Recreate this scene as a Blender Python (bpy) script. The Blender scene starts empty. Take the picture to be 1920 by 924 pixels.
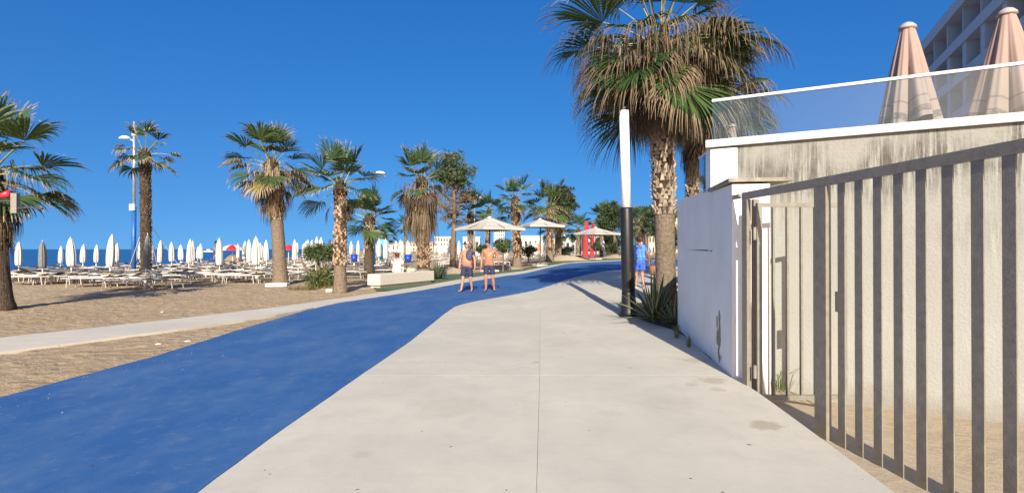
import bpy, math, random
from mathutils import Vector, Matrix, noise
R = math.radians
C = bpy.context.scene.collection
scn = bpy.context.scene
pi = math.pi

# ------------------------------------------------------------------ camera, world, sun
F = 1000.0                      # focal length in photo pixels (photo 1920 wide)
EYE = 1.5
cd = bpy.data.cameras.new('camera'); cam = bpy.data.objects.new('camera', cd); C.objects.link(cam)
cd.sensor_width = 36; cd.lens = 36*F/1920; cd.clip_start = .05; cd.clip_end = 20000
cam.location = (0, 0, EYE); cam.rotation_euler = (R(90.286), 0, 0)
scn.camera = cam

SKY_LIFT = .25                 # the horizon band of the clear sky is read a little higher up: dry sea air without white haze
SUN_EL = 27.0
SUN_AZ = 2.0                    # degrees the sun stands to the right of straight behind the camera
w = bpy.data.worlds.new('World'); scn.world = w; w.use_nodes = True
nt = w.node_tree; nt.nodes.clear()
sky = nt.nodes.new('ShaderNodeTexSky'); sky.sky_type = 'NISHITA'; sky.sun_disc = False
sky.sun_elevation = R(SUN_EL); sky.sun_rotation = R(180-SUN_AZ)
sky.air_density = 1.0; sky.dust_density = 2.0; sky.ozone_density = 3.5; sky.altitude = 0
hs = nt.nodes.new('ShaderNodeHueSaturation'); hs.inputs['Saturation'].default_value = 1.345; hs.inputs['Hue'].default_value = .507
hs.inputs['Value'].default_value = 1.0
bg = nt.nodes.new('ShaderNodeBackground'); bg.inputs[1].default_value = .112
wo = nt.nodes.new('ShaderNodeOutputWorld')
tcw = nt.nodes.new('ShaderNodeTexCoord'); mpw = nt.nodes.new('ShaderNodeMapping')
mpw.inputs['Location'].default_value = (0, 0, SKY_LIFT); mpw.inputs['Scale'].default_value = (1, 1, 1.0)
nrw = nt.nodes.new('ShaderNodeVectorMath'); nrw.operation = 'NORMALIZE'
nt.links.new(tcw.outputs['Generated'], mpw.inputs[0]); nt.links.new(mpw.outputs[0], nrw.inputs[0]); nt.links.new(nrw.outputs[0], sky.inputs['Vector'])
nt.links.new(sky.outputs[0], hs.inputs['Color']); sepw = nt.nodes.new('ShaderNodeSeparateColor'); comw = nt.nodes.new('ShaderNodeCombineColor')       # soft shoulder on the blue of the brightest sky
nt.links.new(hs.outputs[0], sepw.inputs[0])
def wmath(op, a, b):
    m = nt.nodes.new('ShaderNodeMath'); m.operation = op
    for v, i in ((a, 0), (b, 1)):
        if isinstance(v, float): m.inputs[i].default_value = v
        else: nt.links.new(v, m.inputs[i])
    return m.outputs[0]
for ch, k, sc in ((0, .0, 1.0), (1, .03, 1.02), (2, .115, 1.34)):
    nt.links.new(wmath('DIVIDE', wmath('MULTIPLY', sepw.outputs[ch], sc), wmath('ADD', wmath('MULTIPLY', sepw.outputs[ch], k), 1.0)), comw.inputs[ch])
nt.links.new(comw.outputs[0], bg.inputs[0]); nt.links.new(bg.outputs[0], wo.inputs[0])
sd = bpy.data.lights.new('sun', 'SUN'); sd.energy = 4.6; sd.angle = R(.5); sd.color = (1, .925, .775)
so = bpy.data.objects.new('sun', sd); C.objects.link(so)
ts = Vector((math.sin(R(SUN_AZ))*math.cos(R(SUN_EL)), -math.cos(R(SUN_AZ))*math.cos(R(SUN_EL)), math.sin(R(SUN_EL))))
so.rotation_euler = ts.to_track_quat('Z', 'Y').to_euler(); so.location = ts*60
scn.view_settings.view_transform = 'Standard'; scn.view_settings.look = 'None'
scn.view_settings.exposure = .85; scn.view_settings.gamma = 1
try: scn.view_settings.use_curve_mapping = False
except Exception: pass
scn.render.engine = 'CYCLES'
scn.cycles.max_bounces = 8; scn.cycles.transparent_max_bounces = 16

# ------------------------------------------------------------------ helpers
def ss(a, b, x):
    t = (x-a)/(b-a); t = 0 if t < 0 else 1 if t > 1 else t
    return t*t*(3-2*t)
def interp(pts, y):
    if y <= pts[0][0]: return pts[0][1]
    for (a, va), (b, vb) in zip(pts, pts[1:]):
        if y <= b: return va+(vb-va)*(y-a)/(b-a)
    return pts[-1][1]
def h(x, y): return .45*ss(12, 22, y)*ss(0, 5, x)
SHORE = [(-60, -36), (30, -38), (85, -47.5), (160, -58), (300, -100), (420, -166), (900, -356)]
def land(x, y):
    d = x-interp(SHORE, y)
    z = h(x, y)-.03
    if d < 14: z -= .45*(1-ss(0, 14, d))
    if d < 0: z += .06*d
    if x > 1.6 and y < 8.5:
        z -= ss(8.5, 7.4, y)*ss(1.6, 2.5, x)*(.14+.28*ss(2.7, 4.2, x))
    return z
def P(px, Y, z=None):           # a point at photo column px and distance Y, on the ground
    x = (px-960)/F*Y
    return Vector((x, Y, land(x, Y) if z is None else z))
def ZC(py, Y): return EYE+(467-py)*Y/F

class MB:
    def __init__(s): s.v = []; s.f = []; s.m = []
    def face(s, pts, mi=0):
        i = len(s.v); s.v += [tuple(p) for p in pts]; s.f.append(tuple(range(i, i+len(pts)))); s.m.append(mi)
    def box(s, c, d, rz=0, mi=0, M=None):
        i = len(s.v); ca, sa = math.cos(rz), math.sin(rz)
        for dz in (-.5, .5):
            for dx, dy in ((-.5, -.5), (.5, -.5), (.5, .5), (-.5, .5)):
                x, y, z = dx*d[0], dy*d[1], dz*d[2]
                p = Vector((c[0]+x*ca-y*sa, c[1]+x*sa+y*ca, c[2]+z))
                s.v.append(tuple(M@p if M else p))
        for q in ((3, 2, 1, 0), (4, 5, 6, 7), (0, 1, 5, 4), (1, 2, 6, 5), (2, 3, 7, 6), (3, 0, 4, 7)):
            s.f.append(tuple(i+k for k in q)); s.m.append(mi)
        return s
    def tube(s, pts, rad, n=8, mi=0, cap=True, noisef=None):
        pts = [Vector(p) for p in pts]
        if not hasattr(rad, '__len__'): rad = [rad]*len(pts)
        b = len(s.v); up = None
        for k, p in enumerate(pts):
            d = (pts[min(k+1, len(pts)-1)]-pts[max(k-1, 0)]).normalized()
            if up is None: up = d.orthogonal().normalized()
            a = (up-d*up.dot(d)).normalized(); up = a; c = d.cross(a)
            for j in range(n):
                t = 2*pi*j/n; r = rad[k]*(1 if not noisef else noisef(k, j))
                s.v.append(tuple(p+a*(r*math.cos(t))+c*(r*math.sin(t))))
        for k in range(len(pts)-1):
            for j in range(n):
                j2 = (j+1) % n
                s.f.append((b+k*n+j, b+k*n+j2, b+(k+1)*n+j2, b+(k+1)*n+j)); s.m.append(mi)
        if cap:
            s.f.append(tuple(b+j for j in reversed(range(n)))); s.m.append(mi)
            e = b+(len(pts)-1)*n; s.f.append(tuple(e+j for j in range(n))); s.m.append(mi)
        return s
    def lathe(s, prof, n=16, c=(0, 0, 0), mi=0, fold=None, cap=True):
        b = len(s.v)
        for k, (r, z) in enumerate(prof):
            for j in range(n):
                t = 2*pi*j/n; rr = r*(fold(t, k) if fold else 1)
                s.v.append((c[0]+rr*math.cos(t), c[1]+rr*math.sin(t), c[2]+z))
        for k in range(len(prof)-1):
            for j in range(n):
                j2 = (j+1) % n
                s.f.append((b+k*n+j, b+k*n+j2, b+(k+1)*n+j2, b+(k+1)*n+j)); s.m.append(mi)
        if cap:
            s.f.append(tuple(b+j for j in reversed(range(n)))); s.m.append(mi)
            e = b+(len(prof)-1)*n; s.f.append(tuple(e+j for j in range(n))); s.m.append(mi)
        return s
    def mesh(s, name, mats, smooth=False):
        me = bpy.data.meshes.new(name); me.from_pydata(s.v, [], s.f)
        for m in (mats if isinstance(mats, (list, tuple)) else [mats]): me.materials.append(m)
        me.polygons.foreach_set('material_index', s.m)
        if smooth: me.polygons.foreach_set('use_smooth', [True]*len(s.f))
        me.update(); return me
    def build(s, name, mats, parent=None, smooth=False, **kw):
        return link(name, s.mesh(name, mats, smooth), parent, **kw)
def link(name, me, parent=None, loc=(0, 0, 0), rot=(0, 0, 0), scale=None):
    o = bpy.data.objects.new(name, me); C.objects.link(o); o.parent = parent
    o.location = loc; o.rotation_euler = rot
    if scale: o.scale = scale
    return o
def tag(o, label=None, cat=None, group=None, kind=None):
    if label: o['label'] = label
    if cat: o['category'] = cat
    if group: o['group'] = group
    if kind: o['kind'] = kind
    return o
def thing(name, label, cat, loc=(0, 0, 0), rz=0, group=None):
    o = bpy.data.objects.new(name, None); C.objects.link(o); o.empty_display_size = .2
    o.location = loc; o.rotation_euler = (0, 0, rz)
    return tag(o, label, cat, group)
def dup(root, loc, rz=0, scale=None):
    def cp(o, par):
        c = o.copy(); C.objects.link(c); c.parent = par
        for ch in o.children: cp(ch, c)
        return c
    r = cp(root, None); r.location = loc; r.rotation_euler = (0, 0, rz)
    if scale: r.scale = scale
    return r

# ------------------------------------------------------------------ materials
def nodes(name):
    m = bpy.data.materials.new(name); m.use_nodes = True
    t = m.node_tree; b = t.nodes['Principled BSDF']
    return m, t, b
def N(t, typ, **kw):
    n = t.nodes.new(typ)
    for k, v in kw.items():
        if k in n.inputs: n.inputs[k].default_value = v
        else: setattr(n, k, v)
    return n
def coords(t, scale=(1, 1, 1), rz=0, obj=True):
    if obj: src = N(t, 'ShaderNodeTexCoord').outputs['Object']
    else: src = N(t, 'ShaderNodeNewGeometry').outputs['Position']
    mp = N(t, 'ShaderNodeMapping'); mp.inputs['Scale'].default_value = scale; mp.inputs['Rotation'].default_value = (0, 0, rz)
    t.links.new(src, mp.inputs[0]); return mp.outputs[0]
def noise_n(t, vec, sc, det=4, rough=.55):
    n = N(t, 'ShaderNodeTexNoise'); n.inputs['Scale'].default_value = sc; n.inputs['Detail'].default_value = det; n.inputs['Roughness'].default_value = rough
    t.links.new(vec, n.inputs['Vector']); return n.outputs[0]
def ramp(t, fac, stops):
    r = N(t, 'ShaderNodeValToRGB'); e = r.color_ramp.elements
    while len(e) < len(stops): e.new(.5)
    for k, (p, c) in enumerate(stops):
        e[k].position = p; e[k].color = (*c, 1) if hasattr(c, '__len__') else (c, c, c, 1)
    t.links.new(fac, r.inputs[0]); return r.outputs[0]
def mix(t, fac, a, b, typ='MIX'):
    m = N(t, 'ShaderNodeMix'); m.data_type = 'RGBA'; m.blend_type = typ
    for v, i in ((fac, 0), (a, 6), (b, 7)):
        if hasattr(v, 'is_output') or isinstance(v, bpy.types.NodeSocket): t.links.new(v, m.inputs[i])
        elif i == 0: m.inputs[0].default_value = v
        else: m.inputs[i].default_value = (*v, 1)
    return m.outputs[2]
def math_n(t, op, a, b=None):
    m = N(t, 'ShaderNodeMath'); m.operation = op
    for v, i in ((a, 0), (b, 1)):
        if v is None: continue
        if isinstance(v, bpy.types.NodeSocket): t.links.new(v, m.inputs[i])
        else: m.inputs[i].default_value = v
    return m.outputs[0]
def bump(t, b, hgt, strength=.3, dist=.02):
    n = N(t, 'ShaderNodeBump'); n.inputs['Strength'].default_value = strength; n.inputs['Distance'].default_value = dist
    t.links.new(hgt, n.inputs['Height']); t.links.new(n.outputs[0], b.inputs['Normal'])
def simple(name, col, rough=.6, var=.15, sc=6, bmp=0, metal=0, spec=.4, objvar=0):
    m, t, b = nodes(name); v = coords(t)
    n = noise_n(t, v, sc)
    lo = tuple(c*(1-var) for c in col); hi = tuple(min(1, c*(1+var)) for c in col)
    c = ramp(t, n, [(.3, lo), (.7, hi)])
    if objvar:
        oi = N(t, 'ShaderNodeObjectInfo')
        k = ramp(t, oi.outputs['Random'], [(0, 1-objvar), (1, 1.0)])
        c = mix(t, 1, c, k, 'MULTIPLY')
    t.links.new(c, b.inputs['Base Color'])
    b.inputs['Roughness'].default_value = rough; b.inputs['Metallic'].default_value = metal
    b.inputs['Specular IOR Level'].default_value = spec
    if bmp: bump(t, b, noise_n(t, v, sc*6, 5), bmp, .02)
    return m
def leafmat(name, col, col2, trans=.3, rough=.45):
    m, t, b = nodes(name); v = coords(t)
    n = noise_n(t, v, 5, 3)
    oi = N(t, 'ShaderNodeObjectInfo')
    f = math_n(t, 'ADD', math_n(t, 'MULTIPLY', n, .5), math_n(t, 'MULTIPLY', oi.outputs['Random'], .5))
    c = ramp(t, f, [(.25, col), (.75, col2)])
    t.links.new(c, b.inputs['Base Color']); b.inputs['Roughness'].default_value = rough
    tr = N(t, 'ShaderNodeBsdfTranslucent'); t.links.new(mix(t, 1, c, (1.0, 1.0, .6), 'MULTIPLY'), tr.inputs[0])
    ms = N(t, 'ShaderNodeMixShader'); ms.inputs[0].default_value = trans
    t.links.new(b.outputs[0], ms.inputs[1]); t.links.new(tr.outputs[0], ms.inputs[2])
    t.links.new(ms.outputs[0], t.nodes['Material Output'].inputs[0]); return m

def mk_sand(name, c1, c2, c3, bs=.75):
    m, t, b = nodes(name); v = coords(t)
    n1 = noise_n(t, v, .35, 5); n2 = noise_n(t, v, 7, 6, .65); n3 = noise_n(t, v, 60, 3)
    c = mix(t, ramp(t, n1, [(.35, 0), (.65, 1)]), c1, c2)
    c = mix(t, ramp(t, n2, [(.45, 0), (.75, .55)]), c, c3)
    c = mix(t, ramp(t, n3, [(.62, 0), (.8, .5)]), c, tuple(x*.55 for x in c1))
    t.links.new(c, b.inputs['Base Color']); b.inputs['Roughness'].default_value = .95; b.inputs['Specular IOR Level'].default_value = .1
    vo = N(t, 'ShaderNodeTexVoronoi'); vo.inputs['Scale'].default_value = 4.2; t.links.new(v, vo.inputs['Vector'])
    hh = math_n(t, 'ADD', math_n(t, 'MULTIPLY', n2, 1.0), math_n(t, 'MULTIPLY', vo.outputs['Distance'], .5))
    hh = math_n(t, 'ADD', hh, math_n(t, 'MULTIPLY', n3, .12))
    bump(t, b, hh, bs, .09); return m
M = {}
M['sand'] = mk_sand('beach_sand', (.37, .275, .17), (.42, .325, .215), (.27, .20, .125))
M['dirt'] = mk_sand('packed_sand', (.385, .315, .225), (.35, .28, .195), (.43, .36, .275), .28)

def mk_concrete():
    m, t, b = nodes('pavement_concrete'); v = coords(t, obj=False)
    n1 = noise_n(t, v, .55, 6, .6); n2 = noise_n(t, v, 3.2, 7, .65); n3 = noise_n(t, v, 55, 3)
    c = mix(t, ramp(t, n1, [(.35, 0), (.68, 1)]), (.455, .432, .37), (.55, .512, .43))
    c = mix(t, ramp(t, n2, [(.45, 0), (.75, .7)]), c, (.425, .40, .35))
    c = mix(t, ramp(t, n3, [(.66, 0), (.85, .4)]), c, (.36, .33, .28))
    vs = coords(t, (9, 22, 1), 0, False)
    br = noise_n(t, vs, 1.0, 4)
    c = mix(t, ramp(t, br, [(.5, 0), (.8, .18)]), c, (.60, .56, .49))
    # old stains with a shape of their own
    geo = N(t, 'ShaderNodeNewGeometry').outputs['Position']
    nv = N(t, 'ShaderNodeTexNoise'); nv.inputs['Scale'].default_value = 9; nv.inputs['Detail'].default_value = 5; t.links.new(geo, nv.inputs['Vector'])
    for (x, y, r, s) in ((2.16, 4.56, .15, .55), (2.2, 5.72, .10, .35), (1.98, 5.92, .09, .3), (.33, 7.1, .05, .5), (-1.1, 3.9, .09, .22), (.9, 4.9, .12, .15), (1.5, 5.2, .3, .13), (-.6, 5.1, .35, .12), (.8, 8.6, .5, .12), (2.3, 6.1, .18, .4), (2.45, 7.2, .2, .35)):
        d = N(t, 'ShaderNodeVectorMath'); d.operation = 'DISTANCE'; t.links.new(geo, d.inputs[0]); d.inputs[1].default_value = (x, y, .0)
        q = math_n(t, 'ADD', d.outputs['Value'], math_n(t, 'MULTIPLY', math_n(t, 'SUBTRACT', nv.outputs[0], .5), r*1.9))
        c = mix(t, ramp(t, q, [(r*.55, s), (r*1.05, 0)]), c, (.27, .225, .15))
    vk = N(t, 'ShaderNodeTexVoronoi'); vk.feature = 'DISTANCE_TO_EDGE'; vk.inputs['Scale'].default_value = .42
    wv = N(t, 'ShaderNodeVectorMath'); wv.operation = 'ADD'; t.links.new(geo, wv.inputs[0]); nw = N(t, 'ShaderNodeTexNoise'); nw.inputs['Scale'].default_value = 2.5; nw.inputs['Detail'].default_value = 6; t.links.new(geo, nw.inputs['Vector']); t.links.new(nw.outputs[1], wv.inputs[1]); t.links.new(wv.outputs[0], vk.inputs['Vector'])
    crk = math_n(t, 'MULTIPLY', ramp(t, vk.outputs['Distance'], [(.0, 1), (.0035, 0)]), ramp(t, n1, [(.5, 0), (.6, .5)]))
    c = mix(t, crk, c, (.25, .225, .185))
    vd = N(t, 'ShaderNodeTexVoronoi'); vd.inputs['Scale'].default_value = 2.1; t.links.new(v, vd.inputs['Vector'])
    c = mix(t, ramp(t, vd.outputs['Distance'], [(.018, .6), (.03, 0)]), c, (.16, .14, .12))
    oi = N(t, 'ShaderNodeObjectInfo'); c = mix(t, 1, c, ramp(t, oi.outputs['Random'], [(0, (.93, .94, .93)), (1, (1.03, 1.01, 1.0))]), 'MULTIPLY')
    t.links.new(c, b.inputs['Base Color']); b.inputs['Roughness'].default_value = .85; b.inputs['Specular IOR Level'].default_value = .2
    bump(t, b, math_n(t, 'ADD', math_n(t, 'MULTIPLY', br, .6), n3), .22, .006); return m
M['concrete'] = mk_concrete()
def mk_blue():
    m, t, b = nodes('blue_track'); v = coords(t)
    n1 = noise_n(t, v, .8, 6, .65); n3 = noise_n(t, v, 40, 3)
    vs = coords(t, (1.5, .75, 1), R(-14)); st = noise_n(t, vs, 1.0, 8, .70)
    vs2 = coords(t, (2.2, 3.0, 1), R(-20)); st2 = noise_n(t, vs2, 2.2, 8, .72)
    c = mix(t, ramp(t, n1, [(.35, 0), (.7, 1)]), (.022, .088, .25), (.030, .106, .275))
    c = mix(t, ramp(t, st, [(.42, 0), (.75, .6)]), c, (.105, .18, .30))
    c = mix(t, ramp(t, st2, [(.54, 0), (.78, .6)]), c, (.15, .205, .29))
    c = mix(t, ramp(t, st2, [(.25, .35), (.4, 0)]), c, (.028, .08, .25))
    c = mix(t, ramp(t, n3, [(.68, 0), (.9, .25)]), c, (.22, .25, .30))
    t.links.new(c, b.inputs['Base Color']); b.inputs['Roughness'].default_value = .75; b.inputs['Specular IOR Level'].default_value = .25
    bump(t, b, math_n(t, 'ADD', n3, st2), .25, .006); return m
M['blue'] = mk_blue()
def mk_plaster():
    m, t, b = nodes('weathered_plaster'); v = coords(t)
    n1 = noise_n(t, v, 1.1, 6); n2 = noise_n(t, v, 28, 5, .7)
    c = mix(t, ramp(t, n1, [(.35, 0), (.7, 1)]), (.280, .282, .264), (.325, .328, .305))
    vs = coords(t, (9, 9, .55)); st = noise_n(t, vs, 1.3, 7, .72)
    vs2 = coords(t, (26, 26, 1.5)); st2 = noise_n(t, vs2, 1.2, 5, .7)
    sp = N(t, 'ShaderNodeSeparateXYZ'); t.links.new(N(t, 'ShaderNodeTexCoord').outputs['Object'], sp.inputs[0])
    hi = ramp(t, math_n(t, 'MULTIPLY', math_n(t, 'ADD', sp.outputs[2], .5), .28), [(.1, .02), (.5, .10), (.70, .45), (.86, 1)])   # runs start under the coping
    f = math_n(t, 'MULTIPLY', ramp(t, math_n(t, 'MULTIPLY', math_n(t, 'ADD', st, st2), .5), [(.43, 0), (.53, 1)]), hi)
    f2 = math_n(t, 'MULTIPLY', ramp(t, n1, [(.44, .04), (.60, 1)]), f)
    c = mix(t, math_n(t, 'MULTIPLY', f2, .92), c, (.055, .052, .045))
    c = mix(t, math_n(t, 'MULTIPLY', hi, .16), c, (.24, .22, .175))
    c = mix(t, ramp(t, n2, [(.55, 0), (.8, .3)]), c, (.24, .21, .16))
    t.links.new(c, b.inputs['Base Color']); b.inputs['Roughness'].default_value = .9; b.inputs['Specular IOR Level'].default_value = .15
    foot_tone = ramp(t, math_n(t, 'ADD', math_n(t, 'ADD', sp.outputs[2], 1.0), math_n(t, 'MULTIPLY', math_n(t, 'SUBTRACT', n1, .5), .9)), [(.55, .55), (.85, 0)])  # darker brown towards the wall foot, with an uneven edge
    c = mix(t, foot_tone, c, (.19, .16, .12)); t.links.new(c, b.inputs['Base Color'])
    bump(t, b, n2, .7, .015); return m
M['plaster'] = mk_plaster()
def mk_white_wall():
    m, t, b = nodes('white_wall_paint'); v = coords(t)
    n1 = noise_n(t, v, 2.0, 6); n2 = noise_n(t, v, 40, 4)
    c = mix(t, ramp(t, n1, [(.4, 0), (.75, 1)]), (.80, .79, .76), (.73, .715, .68))
    vs = coords(t, (7, 7, .8)); st = noise_n(t, vs, 1.2, 6, .7)
    c = mix(t, ramp(t, st, [(.62, 0), (.85, .5)]), c, (.45, .42, .36))
    t.links.new(c, b.inputs['Base Color']); b.inputs['Roughness'].default_value = .85; b.inputs['Specular IOR Level'].default_value = .2
    bump(t, b, n2, .25, .006); return m
M['wallwhite'] = mk_white_wall()
M['peel'] = simple('peeled_render', (.27, .25, .20), .95, .35, 18, .5)
M['coping'] = simple('coping_stone', (.24, .215, .175), .9, .3, 9, .4)
M['copingwhite'] = simple('white_coping', (.50, .50, .48), .6, .06, 4, .1)
M['alu'] = simple('white_aluminium', (.52, .53, .54), .35, .04, 4)
M['fence'] = simple('grey_fence_paint', (.215, .188, .150), .42, .16, 14, .12, spec=.5)
M['gate'] = simple('gate_paint', (.20, .185, .15), .5, .15, 12, .12)
M['lock'] = simple('lock_metal', (.22, .20, .18), .5, .2, 20)
M['black'] = simple('black_lamp_paint', (.010, .010, .011), .42, .2, 10, .05, spec=.5)
M['lampwhite'] = simple('lamp_tube_white', (.82, .83, .84), .3, .02, 3)
M['bluepole'] = simple('blue_pole_paint', (.02, .10, .32), .4, .2, 6)
M['steel'] = simple('galvanised_steel', (.45, .46, .47), .4, .15, 8, metal=.6)
M['lamphead'] = simple('lamp_head', (.72, .71, .60), .4, .1, 6)
M['canvas'] = simple('white_canvas', (.53, .52, .49), .8, .06, 6, .1, objvar=.06)
M['greycanvas'] = simple('grey_canvas', (.17, .175, .18), .8, .1, 6, .1)
M['pole'] = simple('white_pole', (.70, .70, .68), .5, .08, 8)
M['table'] = simple('tray_wood', (.62, .50, .36), .6, .15, 9, objvar=.3)
M['loungerfr'] = simple('lounger_frame', (.46, .44, .40), .45, .08, 8)
M['loungerbed'] = simple('lounger_fabric', (.32, .30, .265), .8, .15, 10, .1, objvar=.45)
M['beige'] = simple('beige_canvas', (.45, .42, .37), .85, .06, 4, .1)
M['darkmetal'] = simple('dark_metal', (.06, .06, .065), .5, .2, 8)
M['red'] = simple('red_cloth', (.50, .022, .03), .7, .2, 5, .1)
M['redpl'] = simple('red_plastic', (.55, .03, .05), .4, .1, 5)
M['bluepl'] = simple('blue_plastic', (.01, .05, .38), .4, .1, 5)
M['turq'] = simple('turquoise_cloth', (.08, .48, .55), .7, .25, 7)
M['benchstone'] = simple('bench_concrete', (.56, .51, .44), .9, .15, 22, .3)
M['rock'] = simple('rock', (.22, .15, .10), .9, .3, 6, .6)
M['soil'] = simple('bed_soil', (.09, .075, .05), .95, .4, 14, .8)
M['trunk'] = None
def mk_trunk(name, c1, c2, zs=16):
    m, t, b = nodes(name); v = coords(t, (10, 10, zs)); v2 = coords(t, (14, 14, 2))
    n = noise_n(t, v, 1, 5, .7); n2 = noise_n(t, v2, 2.5, 5)
    c = mix(t, ramp(t, n, [(.32, 0), (.68, 1)]), c1, c2)
    c = mix(t, ramp(t, n2, [(.55, 0), (.8, .6)]), c, tuple(x*.45 for x in c1))
    t.links.new(c, b.inputs['Base Color']); b.inputs['Roughness'].default_value = .95; b.inputs['Specular IOR Level'].default_value = .1
    bump(t, b, math_n(t, 'ADD', n, n2), .9, .04); return m
M['trunk'] = mk_trunk('palm_bark', (.14, .105, .075), (.25, .195, .145))
M['trunkdark'] = mk_trunk('dark_palm_bark', (.055, .04, .03), (.12, .09, .065))
M['bark'] = mk_trunk('tree_bark', (.13, .095, .07), (.22, .16, .115), 3)
M['boot'] = simple('leaf_base_tan', (.34, .22, .135), .9, .45, 9, .3)
M['bootpale'] = simple('leaf_base_pale', (.38, .32, .25), .9, .4, 9, .3)
M['bootdark'] = simple('leaf_base_dark', (.085, .065, .048), .95, .4, 9, .3)
M['sleeve'] = simple('trunk_fibre', (.045, .03, .02), .98, .4, 20, .5)
M['bootgrey'] = simple('leaf_base_grey', (.30, .245, .185), .9, .45, 9, .3)
M['green'] = leafmat('palm_green', (.026, .062, .022), (.068, .122, .036), .25)
M['green2'] = leafmat('palm_light_green', (.055, .10, .028), (.115, .16, .042), .3)
M['yellow'] = leafmat('palm_yellowing', (.26, .24, .06), (.38, .32, .10), .3)
M['straw'] = leafmat('palm_dry_tip', (.20, .15, .09), (.40, .315, .21), .3, .7)
M['strawdark'] = leafmat('palm_brown_tip', (.11, .08, .05), (.29, .215, .135), .3, .75)
M['dead'] = leafmat('palm_dead_frond', (.15, .10, .058), (.34, .245, .15), .25, .8)
M['deaddark'] = leafmat('palm_dead_brown', (.05, .034, .022), (.13, .092, .058), .2, .8)
M['petiole'] = simple('petiole', (.20, .20, .07), .5, .3, 6)
M['pine'] = leafmat('pine_green', (.020, .042, .014), (.062, .095, .028), .15, .6)
M['pinedry'] = leafmat('pine_dry', (.12, .085, .05), (.19, .15, .09), .2, .8)
M['shrub'] = leafmat('shrub_green', (.026, .050, .018), (.07, .105, .032), .2, .5)
M['agave'] = leafmat('agave_green', (.028, .055, .028), (.055, .095, .045), .1, .4)
M['agavey'] = leafmat('agave_margin', (.26, .26, .11), (.36, .34, .16), .1, .5)
M['grassdry'] = leafmat('dry_grass', (.30, .23, .11), (.46, .36, .19), .3, .8)
M['grass'] = leafmat('weed_green', (.07, .10, .03), (.16, .19, .06), .3, .6)
M['turf'] = simple('green_turf', (.075, .115, .055), .95, .4, 5, .4)
M['skin'] = simple('sunburnt_skin', (.40, .205, .135), .5, .12, 7)
M['skin2'] = simple('tanned_skin', (.37, .16, .092), .45, .12, 7)
M['navy'] = simple('navy_cloth', (.022, .026, .07), .8, .2, 14)
M['shirtnavy'] = simple('navy_shirt_cloth', (.05, .06, .11), .85, .2, 14)
M['bluecloth'] = simple('blue_tunic_cloth', (.11, .27, .70), .8, .08, 9, .15)
M['bluecloth2'] = simple('blue_shorts_cloth', (.05, .13, .52), .8, .1, 9, .15)
M['hair'] = simple('brown_hair', (.10, .055, .03), .6, .3, 30)
M['hairred'] = simple('auburn_hair', (.14, .04, .025), .6, .3, 30)
M['hairdark'] = simple('dark_hair', (.025, .018, .015), .6, .3, 30)
M['eye'] = simple('eye_dark', (.02, .015, .012), .3, .1, 9)
M['wicker'] = simple('wicker', (.30, .15, .07), .8, .35, 60, .5)
M['whitecloth'] = simple('white_cloth', (.75, .74, .72), .8, .05, 9)
M['lime'] = simple('lime_cloth', (.70, .68, .28), .8, .1, 9)
def mk_print():
    m, t, b = nodes('red_print_cloth'); v = coords(t, (1, 1, 1))
    vo = N(t, 'ShaderNodeTexVoronoi'); vo.inputs['Scale'].default_value = 14; t.links.new(v, vo.inputs['Vector'])
    n = noise_n(t, v, 22, 3)
    c = mix(t, ramp(t, math_n(t, 'ADD', vo.outputs['Distance'], math_n(t, 'MULTIPLY', n, .3)), [(.40, 1), (.50, 0)]), (.72, .70, .67), (.50, .06, .07))
    t.links.new(c, b.inputs['Base Color']); b.inputs['Roughness'].default_value = .85; return m
M['print'] = mk_print()
def mk_pink():
    m, t, b = nodes('pink_parasol_cloth')
    tc = N(t, 'ShaderNodeTexCoord'); sp = N(t, 'ShaderNodeSeparateXYZ'); t.links.new(tc.outputs['Object'], sp.inputs[0])
    z = sp.outputs[2]; v = coords(t)
    n = noise_n(t, v, 3, 4)
    c = mix(t, n, (.315, .215, .18), (.365, .265, .23))
    at = N(t, 'ShaderNodeAttribute'); at.attribute_name = 'drop'       # distance along the cloth, 0 at the cap, 1 at the hem
    d = at.outputs['Fac']
    def band(lo, hi):
        return math_n(t, 'MULTIPLY', math_n(t, 'GREATER_THAN', d, lo), math_n(t, 'LESS_THAN', d, hi))
    c = mix(t, math_n(t, 'MULTIPLY', band(.755, .775), .6), c, (.12, .095, .095))
    gl = coords(t, (16, 16, 30)); ng = noise_n(t, gl, 1.6, 1)
    band2 = math_n(t, 'MULTIPLY', band(.875, .945), ramp(t, ng, [(.55, 1), (.60, .25)]))
    c = mix(t, math_n(t, 'MULTIPLY', band2, .75), c, (.095, .075, .075))
    t.links.new(c, b.inputs['Base Color']); b.inputs['Roughness'].default_value = .85; b.inputs['Specular IOR Level'].default_value = .1
    return m
M['pink'] = mk_pink()
M['cap'] = simple('parasol_cap', (.40, .33, .31), .6, .1, 6)
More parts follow.
